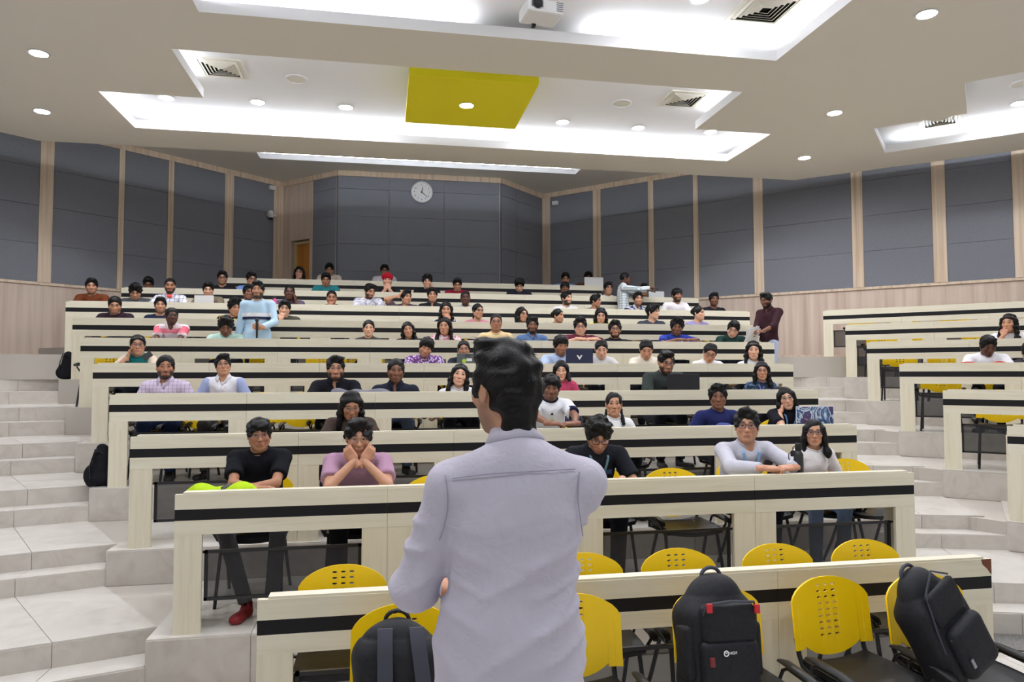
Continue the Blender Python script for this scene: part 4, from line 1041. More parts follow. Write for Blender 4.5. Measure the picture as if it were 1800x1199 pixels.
    for q in (-1, 1):
        e, w_, *_ = arm[q]
        if sl == 'long':
            G.cap(sh[q], e, .049*s*bl+inf, .041*s*bl+inf, .03); G.cap(e, w_+(e-w_)*.06, .041*s*bl+inf, .030*s*bl+inf*.8, .012, cut=[1])
        elif sl == 'rolled':
            G.cap(sh[q], e, .050*s+inf, .045*s+inf, .03); G.cap(e, e+(w_-e)*.33, .045*s+inf, .042*s+inf, .015, cut=[1])
        elif sl == 'short': G.cap(sh[q], sh[q]+(e-sh[q])*.72, .051*s*bl+inf, .051*s*bl+inf*1.3, .022, cut=[1])
        elif sl == 'none': pass
    if sp.get('fold2'): G.warp(sp['fold2'])
    ncut = {'crew': .058, 'v': .058, 'collar': .055, 'hood': .062}.get(sp.get('neck', 'crew'), .058)*s
    up = T((0, .018, -.05)); G.cap(nb+[0, -.006, -.012], up+(up-nb)*1.2, ncut, ncut*1.12, .008, 'sub')
    if sp.get('neck') in ('v', 'collar') and not sp.get('back'): G.cap(nb+[0, -.075*s, -.075*s], nb+[0, -.07*s, .02], .012, .034*s, .01, 'sub')
    gp, gf = G.nets(); gc = np.tile(col, (len(gp), 1))
    for a in sp.get('bands', []):      # woven colour bands: ('z', z0, z1, rgb) body height or ('arm', t0, t1, rgb) along the sleeve
        rgb = lin(a[3])
        if a[0] == 'z':
            m_ = sstep(a[1]-.006, a[1]+.002, gp[:, 2])*(1-sstep(a[2]-.002, a[2]+.006, gp[:, 2]))
            if len(a) > 4: m_ = m_*(np.abs(gp[:, 0]-sc0[0]) < a[4])
            gc = gc*(1-m_[:, None])+rgb*m_[:, None]
        else:
            for q in (-1, 1):
                e = arm[q][0]; d = e-sh[q]; L = d@d; t = ((gp-sh[q])@d)/L; rr = np.linalg.norm(gp-sh[q]-np.clip(t, 0, 1)[:, None]*d, axis=1)
                m_ = ((t > a[1]) & (t < a[2]) & (rr < .085) & (q*((gp-sc0)@ax) > wS*.86)).astype(float); gc = gc*(1-m_[:, None])+rgb*m_[:, None]
    so = link('shirt' if sp.get('neck') == 'collar' else 'top', np_mesh('shirt', gp, gf, [tm or M['cloth']], gc), root)
    nk = sp.get('neck', 'crew')
    if lod < 2 or nk == 'collar':
        dirn = up-nb; dirn = dirn/np.linalg.norm(dirn); Bn = basis(dirn, (0, 1, 0)); a0 = nb+[0, -.006, -.012]
        rel = gp-a0; t_ = rel@dirn; u_, v_ = rel@Bn[:, 0], rel@Bn[:, 1]; rad = np.hypot(u_, v_); ang = np.arctan2(v_, u_)
        N_a = 28; front_y = v_[np.argmin(gp[:, 1])] if len(gp) else -1; loop = []
        near = (rad < ncut*1.45) & (t_ > -.14)
        for i in range(N_a):
            a = -math.pi+2*math.pi*(i+.5)/N_a; m_ = near & (np.abs((ang-a+math.pi) % (2*math.pi)-math.pi) < .16)
            loop.append((rad[m_][np.argmax(t_[m_])], t_[m_].max()) if m_.any() else (ncut*1.05, -.02))
        loop = np.array(loop)
        for _ in range(2): loop = (np.roll(loop, 1, 0)+loop*2+np.roll(loop, -1, 0))/4
        A_ = -math.pi+2*math.pi*(np.arange(N_a)+.5)/N_a
        Q = lambda i, dr, dt: a0+Bn@np.array([(loop[i, 0]+dr)*math.cos(A_[i]), (loop[i, 0]+dr)*math.sin(A_[i]), loop[i, 1]+dt])
        m = MB(); ccol = sp.get('collar')
        if nk == 'collar':
            fro = int(np.argmin([Q(i, 0, 0)[1] for i in range(N_a)])); g_ = 1 if not sp.get('back') else 0; order = [(fro+g_+k_) % N_a for k_ in range(N_a+1-2*g_)]
            for n_, i in enumerate(order):
                fr = max(0, 1-min(n_, len(order)-1-n_)/5)
                for dr, dt in ((-.004, -.008), (-.012, .026+.004*fr), (-.004, .032), (.020+.012*fr, -.006-.022*fr), (.014+.010*fr, -.012-.022*fr)): m.v.append(tuple(Q(i, dr*s, dt*s)))
            for i in range(len(order)-1):
                for j_ in range(5): m.f.append((i*5+j_, i*5+(j_+1) % 5, (i+1)*5+(j_+1) % 5, (i+1)*5+j_)); m.mi.append(0)
        else:
            w2 = .016 if nk == 'hood' else .0085
            m.tube([Q(i, .002, .002) for i in range(N_a)], w2*s, 6, closed=True)
        link('collar', np_mesh('collar', np.array(m.v), np.array([f for f in m.f]), [M['cloth'] if ccol or not tm else tm], np.tile(lin(ccol) if ccol else col*.96, (len(m.v), 1))), so)
    # --- trousers
    tc = lin(sp.get('pants', (40, 42, 52))); kn = {-1: np.array(knees[0], float), 1: np.array(knees[1], float)}; an = {-1: np.array(ankles[0], float), 1: np.array(ankles[1], float)}
    lo3 = np.minimum.reduce([hip, kn[-1], kn[1], an[-1], an[1]])-.18; hi3 = np.maximum.reduce([hip, kn[-1], kn[1], an[-1], an[1]])+.18
    K = SDF(lo3, hi3, ht); K.ell(hip, np.array([.158, .115, .12])*s, 0)
    for q in (-1, 1):
        hj = hip+np.array([q*.088*s, 0, -.02]); K.cap(hj, kn[q], .084*s, .066*s, .04); K.cap(kn[q], an[q], .064*s, .052*s, .02, cut=[1])
    kp, kf = K.nets(); tro = link('trousers', np_mesh('trousers', kp, kf, [M['cloth']], np.tile(tc, (len(kp), 1))), root)
    # --- shoes
    shc = sp.get('shoes', (36, 34, 34)); mats_ = [M[('shoe', shc)] if ('shoe', shc) in M else M.setdefault(('shoe', shc), plain('shoe_leather', shc, .6))]
    if 'SHOE' not in HEADS:
        X = SDF((-.07, -.22, -.02), (.07, .11, .12), .011); X.box((0, -.07, .03), (.042, .115, .028), .024, 0); X.ell((0, -.13, .03), (.045, .06, .03), .02); X.cap((0, .02, .03), (0, .03, .085), .042, .040, .02); X.half((0, 0, 0), (0, 0, -1)); X.cap((0, .028, .075), (0, .028, .15), .03, None, .0, 'sub'); HEADS['SHOE'] = X.nets()
    for q in (-1, 1):
        d = sp.get('toe', 0); cs, sn = math.cos(q*.25+d), math.sin(q*.25+d); R = np.array([[cs, -sn, 0], [sn, cs, 0], [0, 0, 1]])
        kx = ('shoem', shc)
        if kx not in HEADS: HEADS[kx] = np_mesh('shoe', *HEADS['SHOE'], mats_)
        so_ = link('shoe', HEADS[kx], root, tuple(an[q]+np.array([0, -.02, -.088*s])), (0, 0, q*.25+d)); so_.scale = (s, s, s)
    # --- hair, eyes, glasses
    if sp.get('hair') == 'turban':
        X = SDF((-.14, -.15, -.06), (.14, .15, .19), .009); X.ell((0, .014, .058), (.094, .112, .100), 0); X.half((0, -.1, .035), (0, -.45, -.9))
        for q in (-1, 1):
            for i in range(3): X.cap((q*.0, -.104+.016*i, .062+.022*i), (q*.092, .0, .045+.022*i), .014, None, .008)
        P, F = X.nets(); link('turban', np_mesh('turban', H+(P*s)@Rh.T, F, [M['cloth']], np.tile(lin(sp['tcol']), (len(P), 1))), root)
    elif sp.get('hair'):
        P, F = hair_tpl(sp['hair'], lod, sp.get('seed', NP_[0] % 3 if lod <= 0 else 0)); mir = -1 if sp.get('mir') else 1
        P = P*[mir, 1, 1]; F = F if mir > 0 else F[:, ::-1]
        link('hair', np_mesh('hair', H+(P*s)@Rh.T, F, [M['hair']]), root)
    if lod < 2 and not sp.get('noeyes'):
        eP, eF, eC = EYE
        op = sp.get('eyeopen', .0062)
        for q in (-1, 1):
            p = (eP*[.0135, .012, op]+np.array([q*.0315, -.0765, .007])); link('eye', np_mesh('eye', H+(p*s)@Rh.T, eF, [M['eye']], eC), root)
    if sp.get('glasses'):
        gm = glasses_mesh(sp['glasses'], lod); me = gm.mesh('glasses', [M['gold'] if sp['glasses'] == 'thin' else M['dark'], M['lens']], 'all')
        V = np.array(gm.v); me.vertices.foreach_set('co', (H+(V*s)@Rh.T).astype(np.float32).ravel()); me.update(); link('glasses', me, root)
    def on_chest(x, z):       # front of the garment at (x, z)
        m_ = (np.abs(gp[:, 0]-x) < .03) & (np.abs(gp[:, 2]-z) < .03); return np.array([x, (gp[m_, 1].min() if m_.any() else Lp(.3)[1]-.13)-.004, z])
    if sp.get('lanyard'):
        m = MB(); cx_ = sc0[0]
        for q in (-1, 1):
            pts = [nb+np.array([q*.060*s, .01, .012])]+[on_chest(cx_+q*(.066-.056*t)*s, sc0[2]-.02-.22*s*t) for t in (.0, .25, .5, .75, 1)]
            m.tube(pts, .009*s, 6, flat=.3)
        m.build('lanyard', plain('lanyard_ribbon', sp['lanyard'], .7), root, smooth=True)
    return dict(nb=nb, sc=sc0, sh=sh, arm=arm, on_chest=on_chest, gp=gp, shirt=so, Lp=Lp, tro=tro)
M['gold'] = plain('spectacle_wire', (120, 104, 84), .3, .8)
EYE = eye_tpl()
PEOPLE = []
def seated(r, px, top, chin, label, o=.60, yaw=0., pitch=0., roll=0., arms='desk', skin='t', hair='short', top_rgb=(40, 40, 45), wing=False, dx=0, mkchair=True, short=None, lod=None, hipx=0, **kw):
    py = (top+chin)/2
    if wing:
        c = wing_corner(r, 1); d = rdir(A43); nrm = np.array([math.sin(A43), math.cos(A43)]); best = None
        for t in np.arange(-.5, 6, .02):
            g = c+d*t+nrm*(.045+o); q = np.array([g[0], g[1], 0])@CF; u = np.array([g[0], g[1], 0])@CR
            e = abs(900+FPX*u/q-px)
            if best is None or e < best[0]: best = (e, t, q)
        g0 = c+d*best[1]+nrm*.045; rz = -A43; dep = best[2]; g = c+d*best[1]+nrm*(.045+o)
        z = CAMZ+(655-py)/FPX*dep; Pw = on_wall(px, py, g, g+d); loc = (g0[0], g0[1], RZ[r]); hz = Pw[2]-RZ[r]
    else:
        Pw = at(px, py, Y=RY[r]+o); rz = 0; loc = (Pw[0], RY[r], RZ[r]); hz = Pw[2]-RZ[r]; dep = mlen(Pw)
    s = min(1.08, max(.86, (chin-top)*dep/FPX/.247))
    if pitch > .3: s = min(1.06, s*1.06)
    lod = lod if lod is not None else (0 if r <= 4 else 1 if r <= 6 else 2)
    look = math.atan2(.3-loc[0], (loc[1]+o)-1.5)   # towards the lecturer
    H = np.array([0, o, hz]); Rh = rot(yaw+(look*.75 if not wing else look+A43*0.8 if False else 0), pitch, roll)
    bl = .92 if kw.get('f') else 1.
    hip = (hipx, min(max(o+.16, .78), .84), .605)
    kz = .56; knees = ((hipx-.13, hip[1]-.40, kz), (hipx+.13, hip[1]-.40, kz)); ankles = ((hipx-.12, hip[1]-.37, .09), (hipx+.12, hip[1]-.37, .09))
    if 'legs' in kw: knees, ankles = kw.pop('legs')
    root = empty('person', loc, rz, label, 'person', kw.pop('group', f'students seated at the {ORD[r]} desk row' if not wing else 'students in the angled right block'))
    ar = arms if isinstance(arms, tuple) else (arms, arms); A = {}
    for q, a in zip((-1, 1), ar):
        w, hn, fd_, pn, cu_ = ARM[a]; ww = np.array(w(q, H, None), float)
        if a in ('desk', 'book', 'lap', 'fold', 'ledge'): ww = ww+np.array([hipx*.5, 0, 0])
        else: ww = H+Rh@((ww-H)*s)
        A[q] = (ww, hn(q), fd_(q), pn(q), cu_)
    if any(a in ('ledge', 'desk', 'fold', 'fist') for a in ar) and 'nb' not in kw: kw['nb'] = (0, .01, .022)
    sp = dict(kw); sp.update(skin=SKIN[skin], hair=hair, top=top_rgb)
    info = figure(root, H, Rh, s, hip, knees, ankles, A, lod, sp)
    info.update(root=root, H=H, s=s, loc=loc, dep=dep); PEOPLE.append(info)
    if mkchair:
        cr_ = Matrix.Rotation(rz, 3, 'Z')@Vector((hipx, hip[1]-.06, 0))
        chair(loc[0]+cr_[0]+loc[0]/loc[1]*.26, loc[1]+cr_[1], loc[2], rz, 'yellow chair under the '+short if short else 'yellow chair under '+label[:60], 'yellow chairs with seated students')
    return info
def standing(px, top, chin, x, y, zf, label, rz, arms, skin, hair, top_rgb, yaw=0, pitch=0, roll=0, lod=1, Htot=1.72, hy=-.02, **kw):
    """feet at height zf; the head is put where photo pixel px,(top+chin)/2 meets the depth y"""
    Pw = at(px, (top+chin)/2, Y=y); s = (Pw[2]-zf)/1.60; rt = Matrix.Rotation(rz, 3, 'Z')
    off = rt@Vector((0, hy, 0)); loc = (Pw[0]-off[0], y-off[1], zf)
    root = empty('person', loc, rz, label, 'person', kw.pop('group', None)); H = np.array([0, hy, Pw[2]-zf]); Rh = rot(yaw, pitch, roll)
    A = {q: (np.array(arms[q][0])*s, *arms[q][1:]) for q in (-1, 1)}
    sp = dict(kw); sp.update(skin=SKIN[skin], hair=hair, top=top_rgb)
    info = figure(root, H, Rh, kw.get('hs', s), (0, .02, .93*s), ((-.095, -.01, .5*s), (.095, -.01, .5*s)), ((-.105, .02, .088*s), (.105, .02, .088*s)), A, lod, sp)
    info.update(root=root, H=H, s=s, loc=loc); PEOPLE.append(info); return info
# ------------------------------------------------------------------ the audience, nearest rows first
ck_lil = pattern('check', (214, 200, 222), (168, 150, 190), 26)
def S(*a, **k): return seated(*a, **k)
# second row
p_tee = S(2, 456, 737, 793, 'man in black crew tee with wire glasses, arms folded behind a lime bag', o=.55, skin='t', hair='fringe', top_rgb=(24, 25, 30), arms='fold', glasses='thin', sleeve='short', short='man in a black crew tee, second row', pants=(92, 92, 98), shoes=(140, 34, 40), legs=(((-.20, .42, .56), (.16, .42, .56)), ((-.03, .30, .09), (.13, .34, .09))), drape=1.04)
p_pol = S(2, 630, 739, 800, 'man in mauve polo resting his face on both fists', o=.42, pitch=.12, skin='m', hair='thick', top_rgb=(170, 134, 158), neck='collar', arms='fist', glasses='thin', hands=1, short='man in a mauve polo, second row', pants=(30, 30, 34))
p_blk = S(2, 1052, 734, 795, 'man in black shirt and lanyard bowing his head over the second row desk', o=.48, pitch=.55, yaw=.12, skin='m', hair='thick', top_rgb=(32, 34, 40), neck='crew', arms='desk', glasses='bold', lanyard=(96, 130, 148), short='man bowing his head, second row', beard=1, bands=[('z', .86, .89, (88, 108, 150), .12)])
p_gry = S(2, 1313, 721, 779, 'man in grey sweatshirt with blue lanyard, arms on the second row desk', o=.55, yaw=-.05, pitch=-.08, skin='m', hair='quiff', top_rgb=(192, 192, 204), sleeve='long', arms='ledge', glasses='bold', lanyard=(128, 178, 224), short='man in a grey sweatshirt, second row', hands=1)
p_wht = S(2, 1431, 738, 785, 'woman in white tee with glasses beside the black bottle', o=.58, yaw=.0, pitch=-.08, f=1, skin='m', hair='longside', top_rgb=(232, 228, 230), arms='lap', glasses='bold', short='woman in a white tee, second row', pants=(120, 140, 170))
# third row
S(3, 617, 687, 739, 'woman with very long loose hair bending over the third row desk', o=.50, pitch=.35, yaw=.05, f=1, skin='t', hair='long', top_rgb=(70, 58, 54), arms='desk', glasses='thin', short='long-haired woman, third row', sleeve='long')
p_jer = S(3, 969, 660, 704, 'man in white football jersey with navy collar and cuffs', o=.52, pitch=.1, roll=.08, skin='d', hair='fringe', top_rgb=(232, 234, 240), arms='ledge', sleeve='short', neck='crew', collar=(28, 30, 56), beard=1, bands=[('arm', .55, .8, (30, 32, 60))], short='man in a white jersey, third row', hands=1)
S(3, 1079, 690, 732, 'woman with two plaits in a white top and grey lanyard', o=.62, pitch=-.06, f=1, skin='m', hair='braids', top_rgb=(236, 236, 240), arms='lap', lanyard=(120, 150, 160), short='woman with plaits, third row')
S(3, 1262, 677, 719, 'man in navy crew tee with ruffled hair at the third row', o=.60, skin='d', hair='quiff', top_rgb=(38, 44, 92), arms='lap', short='man in a navy tee, third row')
S(3, 1382, 681, 720, 'woman leaning her cheek on her hand beside the patterned laptop', o=.50, roll=-.18, yaw=.05, f=1, skin='l', hair='longside', mir=1, top_rgb=(28, 28, 38), arms=('cheek', 'desk'), glasses='thin', lanyard=(110, 150, 190), short='woman with cheek on hand, third row', hands=1)
# fourth row
S(4, 291, 625, 667, 'bearded man in lilac checked shirt at the left of the fourth row', o=.62, skin='t', hair='neat', beard=2, top_rgb=(210, 198, 220), mat=ck_lil, neck='collar', arms='lap', short='man in a lilac checked shirt, fourth row', pants=(48, 62, 98))
S(4, 392, 624, 661, 'man with glasses in white shirt with pale blue sleeves', o=.62, pitch=-.12, roll=-.08, skin='m', hair='side', glasses='thin', top_rgb=(228, 228, 238), neck='collar', arms='lap', bands=[('arm', -.2, 1.2, (160, 172, 214))], short='man with pale blue sleeves, fourth row', pants=(96, 92, 92))
S(4, 590, 625, 671, 'bearded man with glasses in black polo, forearms on the fourth row', o=.50, pitch=.05, skin='m', hair='side', beard=2, glasses='thin', top_rgb=(28, 29, 36), neck='collar', arms='desk', short='bearded man in a black polo, fourth row')
S(4, 696, 630, 675, 'lean man in dark navy collared shirt in the fourth row', o=.58, roll=.05, skin='d', hair='neat', beard=1, top_rgb=(36, 40, 54), neck='collar', arms='lap', short='man in a dark navy shirt, fourth row', pants=(108, 122, 148))
S(4, 808, 640, 680, 'woman with long hair in white and navy top, head tilted', o=.62, roll=.18, pitch=-.1, f=1, skin='l', hair='long', top_rgb=(230, 230, 236), arms='lap', bands=[('z', .98, 1.3, (30, 34, 60))], short='woman in a white and navy top, fourth row')
S(4, 986, 634, 668, 'woman with bobbed hair in pink tee behind the white jersey', o=.62, pitch=.15, f=1, skin='l', hair='bob', top_rgb=(190, 72, 104), arms='lap', short='woman in a pink tee, fourth row', pants=(120, 134, 170))
S(4, 1171, 616, 658, 'bearded man with glasses in dark green tee working at a black laptop', o=.50, pitch=.25, yaw=.25, skin='m', hair='short', beard=2, glasses='bold', top_rgb=(56, 64, 62), arms='desk', short='man in a dark green tee, fourth row')
S(4, 1339, 636, 669, 'woman in dark blue patterned jacket at the right end of the fourth row', o=.62, f=1, skin='m', hair='longside', glasses='thin', top_rgb=(52, 66, 92), mat=pattern('noise', (42, 52, 76), (88, 110, 136), 30), sleeve='long', arms='lap', lanyard=(96, 90, 190), short='woman in a blue patterned jacket, fourth row')
# fifth row
S(5, 242, 589, 625, 'woman with glasses in teal dress and beige scarf, hand at her ear', o=.55, f=1, skin='m', hair='bun', glasses='bold', top_rgb=(30, 104, 106), arms=('cheek', 'desk'), short='woman in teal, fifth row', hands=1, bands=[('arm', -.3, 1.2, (205, 190, 172))])
S(5, 749, 594, 628, 'man in purple floral shirt slumped towards his desk', o=.45, pitch=.28, roll=.3, skin='m', hair='fringe', top_rgb=(170, 150, 200), mat=pattern('floral', (120, 70, 140), (206, 200, 226), 34), neck='collar', arms='desk', beard=1, short='man in a purple floral shirt, fifth row')
S(5, 815, 599, 630, 'woman with glasses half hidden behind a sticker-covered grey laptop', o=.58, f=1, skin='m', hair='bun', glasses='thin', top_rgb=(40, 44, 56), arms='desk', short='woman behind the sticker laptop, fifth row')
S(5, 986, 590, 626, 'man in pale blue shirt reading beside the navy laptop', o=.55, yaw=.25, pitch=.12, skin='t', hair='fringe', top_rgb=(176, 196, 228), arms='desk', beard=1, short='man in a pale blue shirt, fifth row')
S(5, 1057, 598, 630, 'woman in light grey top looking down beside the navy laptop', o=.55, pitch=.3, f=1, skin='l', hair='tail', top_rgb=(206, 204, 206), arms='desk', short='woman in light grey, fifth row')
S(5, 1136, 597, 632, 'woman in cream top writing with her head bowed', o=.52, pitch=.4, f=1, skin='m', hair='tail', top_rgb=(228, 222, 208), arms='desk', short='woman in a cream top, fifth row')
S(5, 1248, 603, 638, 'woman with glasses in white top bent low over her desk', o=.45, pitch=.4, roll=.2, f=1, skin='m', hair='tail', glasses='bold', top_rgb=(234, 232, 234), arms='desk', short='woman bent low in white, fifth row')
S(5, 1324, 600, 633, 'woman with long hair in white collared top, fifth row right end', o=.62, f=1, skin='l', hair='wavy', top_rgb=(228, 230, 240), arms='lap', short='woman in a white collared top, fifth row')
# sixth row
S(6, 302, 541, 571, 'man in pink and white striped polo near the left of the sixth row', o=.55, yaw=.2, skin='dd', hair='neat', glasses='thin', top_rgb=(232, 220, 226), neck='collar', arms='fold', bands=[('z', .99, 1.06, (216, 120, 136)), ('arm', .05, .5, (220, 104, 122))], short='man in a pink striped polo, sixth row', beard=1)
S(6, 397, 556, 592, 'man in mint tee looking straight down at his desk', o=.50, pitch=.45, skin='d', hair='thick', top_rgb=(182, 214, 204), arms='desk', short='man in a mint tee, sixth row')
S(6, 648, 563, 592, 'woman with tied-back hair in dark olive top', o=.62, f=1, skin='l', hair='tail', top_rgb=(72, 72, 66), arms='lap', short='woman in dark olive, sixth row')
S(6, 717, 566, 594, 'woman with long black hair in dark top, head tilted left', o=.62, roll=-.12, f=1, skin='m', hair='longside', top_rgb=(44, 44, 50), arms='lap', short='woman in a dark top, sixth row')
S(6, 782, 558, 590, 'woman with long hair in pink patterned blouse', o=.58, yaw=-.25, f=1, skin='m', hair='longside', mir=1, top_rgb=(230, 200, 208), mat=pattern('noise', (236, 222, 226), (206, 128, 146), 26), arms='desk', short='woman in a pink blouse, sixth row')
S(6, 872, 551, 583, 'man with glasses in cream shirt behind the lecturer\'s head', o=.62, skin='t', hair='crop', glasses='thin', top_rgb=(230, 206, 160), arms='lap', short='man in a cream shirt, sixth row')
S(6, 936, 558, 587, 'man in denim blue shirt with trimmed beard', o=.62, roll=.06, skin='d', hair='side', beard=2, top_rgb=(96, 124, 170), neck='collar', arms='lap', short='man in a denim shirt, sixth row')
S(6, 1020, 558, 590, 'man with glasses in maroon tee leaning on his arms', o=.45, pitch=.12, skin='l', hair='quiff', glasses='bold', top_rgb=(104, 44, 62), arms='ledge', short='man in a maroon tee, sixth row')
S(6, 1081, 564, 595, 'bearded man with glasses in black tee, sixth row', o=.58, skin='m', hair='quiff', beard=2, glasses='bold', top_rgb=(30, 32, 40), arms='lap', short='bearded man in a black tee, sixth row')
S(6, 1190, 559, 591, 'man in royal blue tee and white lanyard leaning on the desk', o=.45, pitch=.15, roll=.1, skin='d', hair='thick', beard=1, top_rgb=(46, 62, 150), arms='ledge', lanyard=(190, 200, 226), short='man in a royal blue tee, sixth row')
S(6, 1289, 563, 594, 'man in bottle green jumper bending sideways at the sixth row end', o=.45, pitch=.4, roll=.3, yaw=-.2, skin='l', hair='side', glasses='thin', top_rgb=(34, 58, 54), sleeve='long', arms='desk', short='man in a green jumper, sixth row')
# seventh row
S(7, 202, 520, 553, 'man in dark maroon shirt looking down at the seventh row left end', o=.50, pitch=.3, skin='m', hair='neat', beard=1, top_rgb=(48, 34, 44), arms='desk', short='man in dark maroon, seventh row')
S(7, 282, 523, 551, 'man in navy tee half hidden behind the pink striped polo', o=.58, skin='m', hair='short', beard=1, top_rgb=(36, 42, 66), arms='lap', short='man in a navy tee, seventh row')
S(7, 413, 524, 557, 'man in black and yellow print shirt beside the standing student', o=.52, yaw=.3, pitch=.2, skin='m', hair='thick', top_rgb=(70, 62, 30), mat=pattern('noise', (28, 28, 30), (170, 146, 40), 22), arms=('desk', 'chin'), short='man in a black and yellow print, seventh row')
S(7, 500, 528, 557, 'man in dark olive shirt holding his chin', o=.50, pitch=.15, roll=.12, skin='l', hair='short', top_rgb=(78, 78, 70), arms=('mouth', 'desk'), short='man in dark olive, seventh row', hands=1, sleeve='long')
S(7, 784, 531, 560, 'woman with curly long hair in black and white print, hand at chin', o=.52, f=1, skin='m', hair='wavy', top_rgb=(90, 90, 98), mat=pattern('noise', (226, 226, 232), (44, 44, 56), 30), arms=('lap', 'mouth'), short='woman in black and white print, seventh row', hands=1)
S(7, 840, 534, 561, 'woman with glasses in dusty pink top turned to the right', o=.60, yaw=.5, f=1, skin='m', hair='tail', glasses='thin', top_rgb=(206, 138, 152), arms='lap', short='woman in dusty pink, seventh row')
S(7, 917, 540, 567, 'woman with glasses in black hooded top turned to the right', o=.60, yaw=.6, f=1, skin='m', hair='long', glasses='thin', top_rgb=(38, 36, 42), arms='lap', short='woman in a black hooded top, seventh row')
S(7, 981, 543, 568, 'young woman with cropped hair in profile, seventh row', o=.60, yaw=1.0, f=1, skin='m', hair='bun', top_rgb=(50, 48, 52), arms='lap', short='person in profile, seventh row')
S(7, 1056, 540, 569, 'woman with long straight hair in lime top looking down', o=.55, pitch=.3, f=1, skin='l', hair='long', top_rgb=(204, 204, 90), arms='desk', short='woman in a lime top, seventh row')
S(7, 1148, 535, 563, 'curly haired man in dark grey tee turned to the right', o=.58, yaw=.95, skin='l', hair='curly', top_rgb=(62, 66, 76), arms='lap', short='curly haired man, seventh row')
S(7, 1228, 538, 564, 'woman in lavender top in profile at the seventh row right end', o=.58, yaw=1.0, f=1, skin='l', hair='bun', top_rgb=(146, 138, 184), arms='lap', short='woman in lavender, seventh row')
# eighth row
S(8, 161, 489, 518, 'man in rust brown shirt at the far left of the eighth row', o=.50, pitch=.1, skin='m', hair='short', beard=1, top_rgb=(112, 60, 36), sleeve='long', arms='desk', short='man in a rust brown shirt, eighth row')
S(8, 238, 499, 527, 'man in grey tee bowing his head beside the rust brown shirt', o=.48, pitch=.5, skin='m', hair='thick', top_rgb=(82, 86, 92), arms='desk', short='man bowing in grey, eighth row')
S(8, 299, 486, 519, 'man in pale plaid shirt holding a red snack', o=.55, pitch=.12, skin='t', hair='crop', beard=2, top_rgb=(210, 208, 222), mat=pattern('check', (226, 226, 236), (120, 120, 150), 14), neck='collar', arms='book', short='man in a pale plaid shirt, eighth row')
S(8, 366, 496, 522, 'man in khaki shirt behind the silver laptop', o=.55, pitch=.25, skin='l', hair='short', top_rgb=(120, 110, 92), arms='desk', short='man in khaki, eighth row')
S(8, 437, 501, 528, 'man in blue shirt peeping out behind the standing student', o=.60, yaw=.3, skin='d', hair='short', top_rgb=(110, 140, 200), arms='lap', short='man in blue, eighth row')
S(8, 509, 500, 529, 'man in plum grey shirt resting his cheek on one hand', o=.52, skin='dd', hair='crop', top_rgb=(92, 84, 104), neck='collar', arms=('desk', 'cheek'), short='man in plum grey, eighth row', hands=1)
S(8, 583, 510, 537, 'man with hand over his mouth at the eighth row', o=.45, pitch=.1, skin='t', hair='crop', top_rgb=(60, 60, 66), arms=('mouth', 'desk'), short='man with covered mouth, eighth row', hands=1)
S(8, 650, 497, 527, 'bearded man in white patterned shirt looking at his phone', o=.52, yaw=.45, pitch=.3, skin='m', hair='side', beard=2, top_rgb=(216, 216, 226), mat=pattern('noise', (228, 228, 236), (176, 176, 200), 24), arms='desk', short='bearded man in white pattern, eighth row')
S(8, 714, 510, 536, 'man in mauve brown shirt with one hand raised behind his head', o=.52, yaw=.5, skin='m', hair='short', top_rgb=(96, 80, 96), arms=('top', 'desk'), short='man with a raised hand, eighth row', hands=1)
S(8, 760, 505, 533, 'man in open dark shirt looking straight ahead', o=.62, skin='m', hair='short', top_rgb=(42, 42, 48), neck='collar', arms='lap', short='man in an open dark shirt, eighth row')
S(8, 818, 510, 538, 'dark skinned man in pale grey tee, eighth row', o=.62, skin='dd', hair='crop', top_rgb=(186, 192, 204), arms='lap', short='man in pale grey, eighth row')
S(8, 996, 511, 538, 'bearded man in white tee turned right below the row ninth student', o=.60, yaw=.7, skin='l', hair='short', beard=2, top_rgb=(222, 224, 230), arms='lap', short='bearded man in a white tee, eighth row')
S(8, 1047, 518, 541, 'man in profile facing right next to the standing plaid shirt', o=.60, yaw=1.1, skin='t', hair='short', top_rgb=(120, 110, 110), arms='lap', short='man in profile, eighth row')
S(8, 1121, 513, 539, 'man in navy printed shirt seated below the outstretched hands', o=.60, yaw=.3, skin='m', hair='short', beard=1, top_rgb=(40, 46, 84), mat=pattern('noise', (32, 38, 78), (200, 204, 222), 20), neck='collar', arms='lap', short='man in a navy print, eighth row')
S(8, 1190, 507, 532, 'bearded man in white tee with red badge turned right', o=.58, yaw=.45, skin='t', hair='fringe', beard=2, top_rgb=(234, 230, 234), arms=('lap', 'desk'), short='bearded man with a red badge, eighth row')
S(8, 1255, 514, 540, 'man in black tee at the right end of the eighth row', o=.60, yaw=.2, skin='d', hair='short', top_rgb=(34, 34, 40), arms='lap', short='man in a black tee, eighth row', beard=1)
